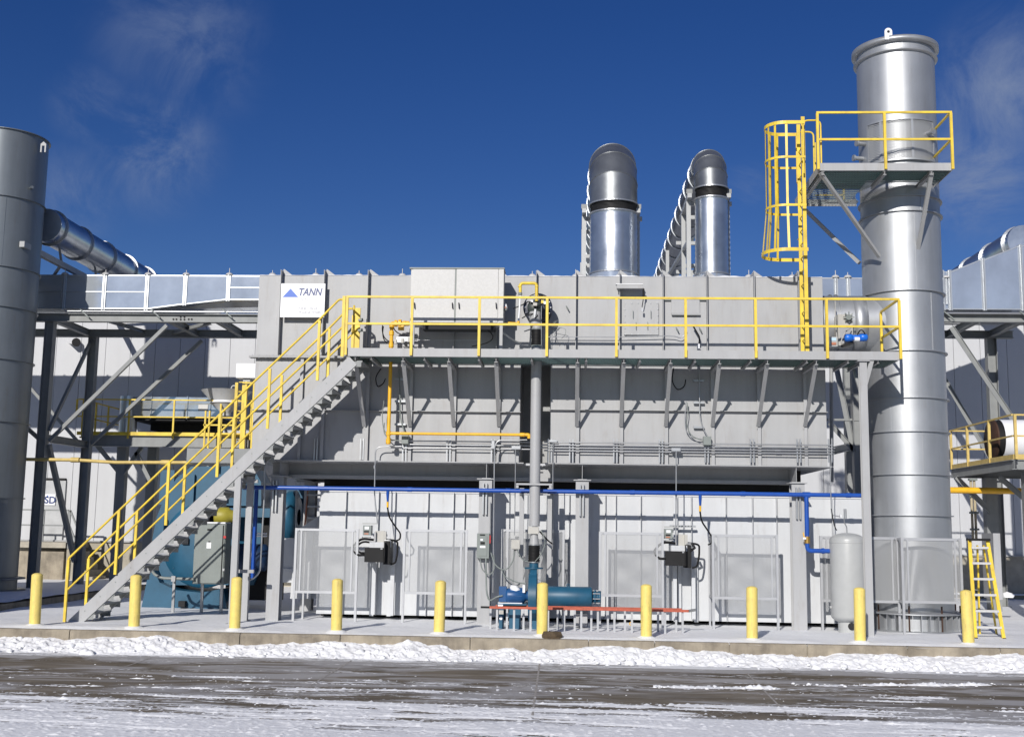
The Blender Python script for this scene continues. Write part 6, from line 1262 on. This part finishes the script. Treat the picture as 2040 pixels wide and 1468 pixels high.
for dx, rr in ((0, .30),): p = at(500, 1110, 28.3); MB().lathe((p.x-.45, 28.3, p.z), [(0, 0), (rr, 0), (rr+.03, .05), (rr+.03, .8), (rr-.06, .9), (0, .9)], 32, 'x').build('motor', mat('motor_dark_blue', (.01, .03, .08), .4), bf)
MB().pb(318, 936, 346, 1005, YF0+.6, YF0+.9).build('outlet_side', TEAL, bf)
MB().pb(314, 1030, 326, 1060, YF0+.1, YF0+.25).build('lug', TEAL, bf)
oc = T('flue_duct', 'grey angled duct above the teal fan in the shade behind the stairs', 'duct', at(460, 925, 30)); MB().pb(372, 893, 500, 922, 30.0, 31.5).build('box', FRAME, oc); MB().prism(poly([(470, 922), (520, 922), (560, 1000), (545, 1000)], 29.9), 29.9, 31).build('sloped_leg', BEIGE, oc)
ec = T('electrical_cabinet', 'tall grey electrical cabinet with red handle on thin legs under the stairs', 'cabinet', at(418, 1216, 27.0)); YE_ = 27.0
MB().pb(386, 1042, 448, 1163, YE_, YE_+.45).build('enclosure', BOXG, ec, bevel=.006); MB().pb(388, 1044, 446, 1161, YE_-.025, YE_-.001).build('door', BOXG, ec); MB().pb(388, 1039.5, 449, 1042, YE_-.02, YE_+.44).build('snow_on_top', SNOW, ec)
MB().pb(413, 1053, 423, 1056.5, YE_-.03, YE_-.0255).build('name_plate', BLK2, ec); MB().pb(411.5, 1080, 420.5, 1092, YE_-.03, YE_-.0255).build('notice', WHT, ec); MB().pb(415, 1077.5, 419, 1080, YE_-.03, YE_-.0255).build('notice_clip', BLK2, ec)
MB().pb(445, 1067, 450, 1072, YE_-.07, YE_-.0255).build('handle', mat('handle_red', (.5, .03, .03), .4), ec); MB().pb(441.5, 1046, 443.5, 1160, YE_-.035, YE_-.0255).build('edge_trim', BLK2, ec); MB().pb(443, 1132, 447, 1137, YE_-.05, YE_-.036).build('padlock', GALVC, ec)
for a_, b_ in ((399, 404), (438, 443)): x = at((a_+b_)/2, 1190, YE_+.1).x; MB().box(x-.03, x+.03, YE_+.1, YE_+.16, -.02, gz(1163.5, YE_, 418)).build('leg', GALVC, ec)
conduit('grey conduit curving round below the electrical cabinet past the teal fan', [(300, 1128), (306, 1143), (322, 1151), (345, 1152), (386, 1153)], Y=26.9, r=.035, m_=BOXG, bd_=.35)
cp = T('conduit_post', 'thin galvanised post carrying the conduit left of the electrical cabinet', 'post', at(344, 1216, 26.9)); x = at(344.5, 1180, 26.9).x; MB().box(x-.03, x+.03, 26.93, 26.98, -.02, gz(1150, 26.9, 345)).build('post', GALVC, cp); MB().pb(341, 1147, 349, 1158, 26.82, 26.85).build('clamp', GALVC, cp)
for k, (a_, b_) in enumerate(((1062, 520), (1067, 520))): conduit('short horizontal white conduit between the stair posts and the wide column, %s' % ('upper' if k == 0 else 'lower'), [(505, a_), (532, a_+.5)], Y=26.0, r=.018, m_=WHT)
# ------------------------------------------------------------------ stepladders
sl2 = T('stepladder', 'yellow fibreglass stepladder with aluminium treads standing open at the right', 'ladder', at(1970, 1268, 24.6)); 
fz = lambda px, py, Y: at(px, py, Y)
A0, A1 = at(1943.5, 1268, 24.3), at(1931.5, 1077, 24.95); B0, B1 = at(2000, 1269, 24.3), at(1967.5, 1078, 24.95)
A0.z = B0.z = -.01; A1.z = B1.z = gz(1077, 24.95, 1950)
for a, b in ((A0, A1), (B0, B1)): MB().bar(a, b, .07, .03, (0, 1, 0)).build('front_rail', YEL, sl2)
for i in range(6):
    t_ = (i+.75)/6.2; a, b = A0.lerp(A1, t_), B0.lerp(B1, t_); MB().bar(a+Vector((.02, 0, 0)), b-Vector((.02, 0, 0)), .09, .045, (0, 0, 1)).build('tread', GALVB, sl2)
R0, R1 = at(1951, 1246, 25.45), at(1947, 1086, 25.03); Q0, Q1 = at(1985, 1246, 25.45), at(1959, 1086, 25.03); R0.z = Q0.z = -.01
for a, b in ((R0, R1), (Q0, Q1)): MB().bar(a, b, .03, .05, (0, 1, 0)).build('rear_rail', YEL, sl2)
for i in range(4): t_ = (i+.5)/4; a, b = R0.lerp(R1, t_), Q0.lerp(Q1, t_); MB().bar(a, b, .03, .02).build('rear_brace', GALVC, sl2)
MB().box(A1.x-.03, B1.x+.03, 24.86, 25.08, A1.z, A1.z+.05).build('top_cap', BLK2, sl2)
for a, b in ((A0, R0), (B0, Q0)): MB().bar(a.lerp(A1 if a is A0 else B1, .5), b.lerp(R1 if b is R0 else Q1, .5), .012, .02).build('spreader', GALVC, sl2)
for p_ in (A0, B0): MB().box(p_.x-.03, p_.x+.03, p_.y-.05, p_.y+.05, -.02, .03).build('rubber_foot', BLACK, sl2)
or_ = T('stepladder', 'faded orange stepladder standing in the shade left of the white box', 'ladder', at(622, 1150, 28.2)); Yo = 28.3
for a_, b_ in (((614, 975), (606, 1062)), ((641, 975), (640, 1062))): MB().bar(at(*a_, Yo+.2), at(*b_, Yo), .03, .08, (0, 1, 0)).build('rail', ORAN, or_)
for py in (984, 1007, 1030): MB().pb(612, py, 641, py+3.5, Yo, Yo+.12).build('tread', MESH_F, or_)
# small things lying on the pad
bg_ = T('snow_covered_box', 'small snow covered lump on the slab at the far right beside the trestle column', 'box', at(2007, 1190, 29.5)); lump(MB(), at(2007, 1186, 29.5), .14, 5).build('lump', SNOW, bg_)
fc = T('hose_clip', 'small yellow clip on a post of the low red barrier', 'clip', at(1257, 1242, 24.1)); MB().tube(arc(at(1257, 1242, 24.1), .03, 0, 5, 8, (1, 0, 0), (0, 0, 1)), .009, 6).build('clip', YELO, fc)

# ------------------------------------------------------------------ unseen building added outside the frame to cast shade on the raised slab
nb = T('added_shade_building', 'unseen plain grey building added left of the dark stack to shade the raised slab', 'building', (-19, 21, -.3))
MB().box(-23.5, -14.9, 18.8, 23.2, -.4, 5.9).build('walls', GREYD, nb); MB().box(-23.7, -14.7, 18.6, 23.4, 5.901, 6.1).build('roof', GREY, nb)
for k in range(9): MB().box(-23.4+k*.95, -22.5+k*.95, 18.77, 18.799, 0, 5.8).build('wall_panel', GREYD, nb)
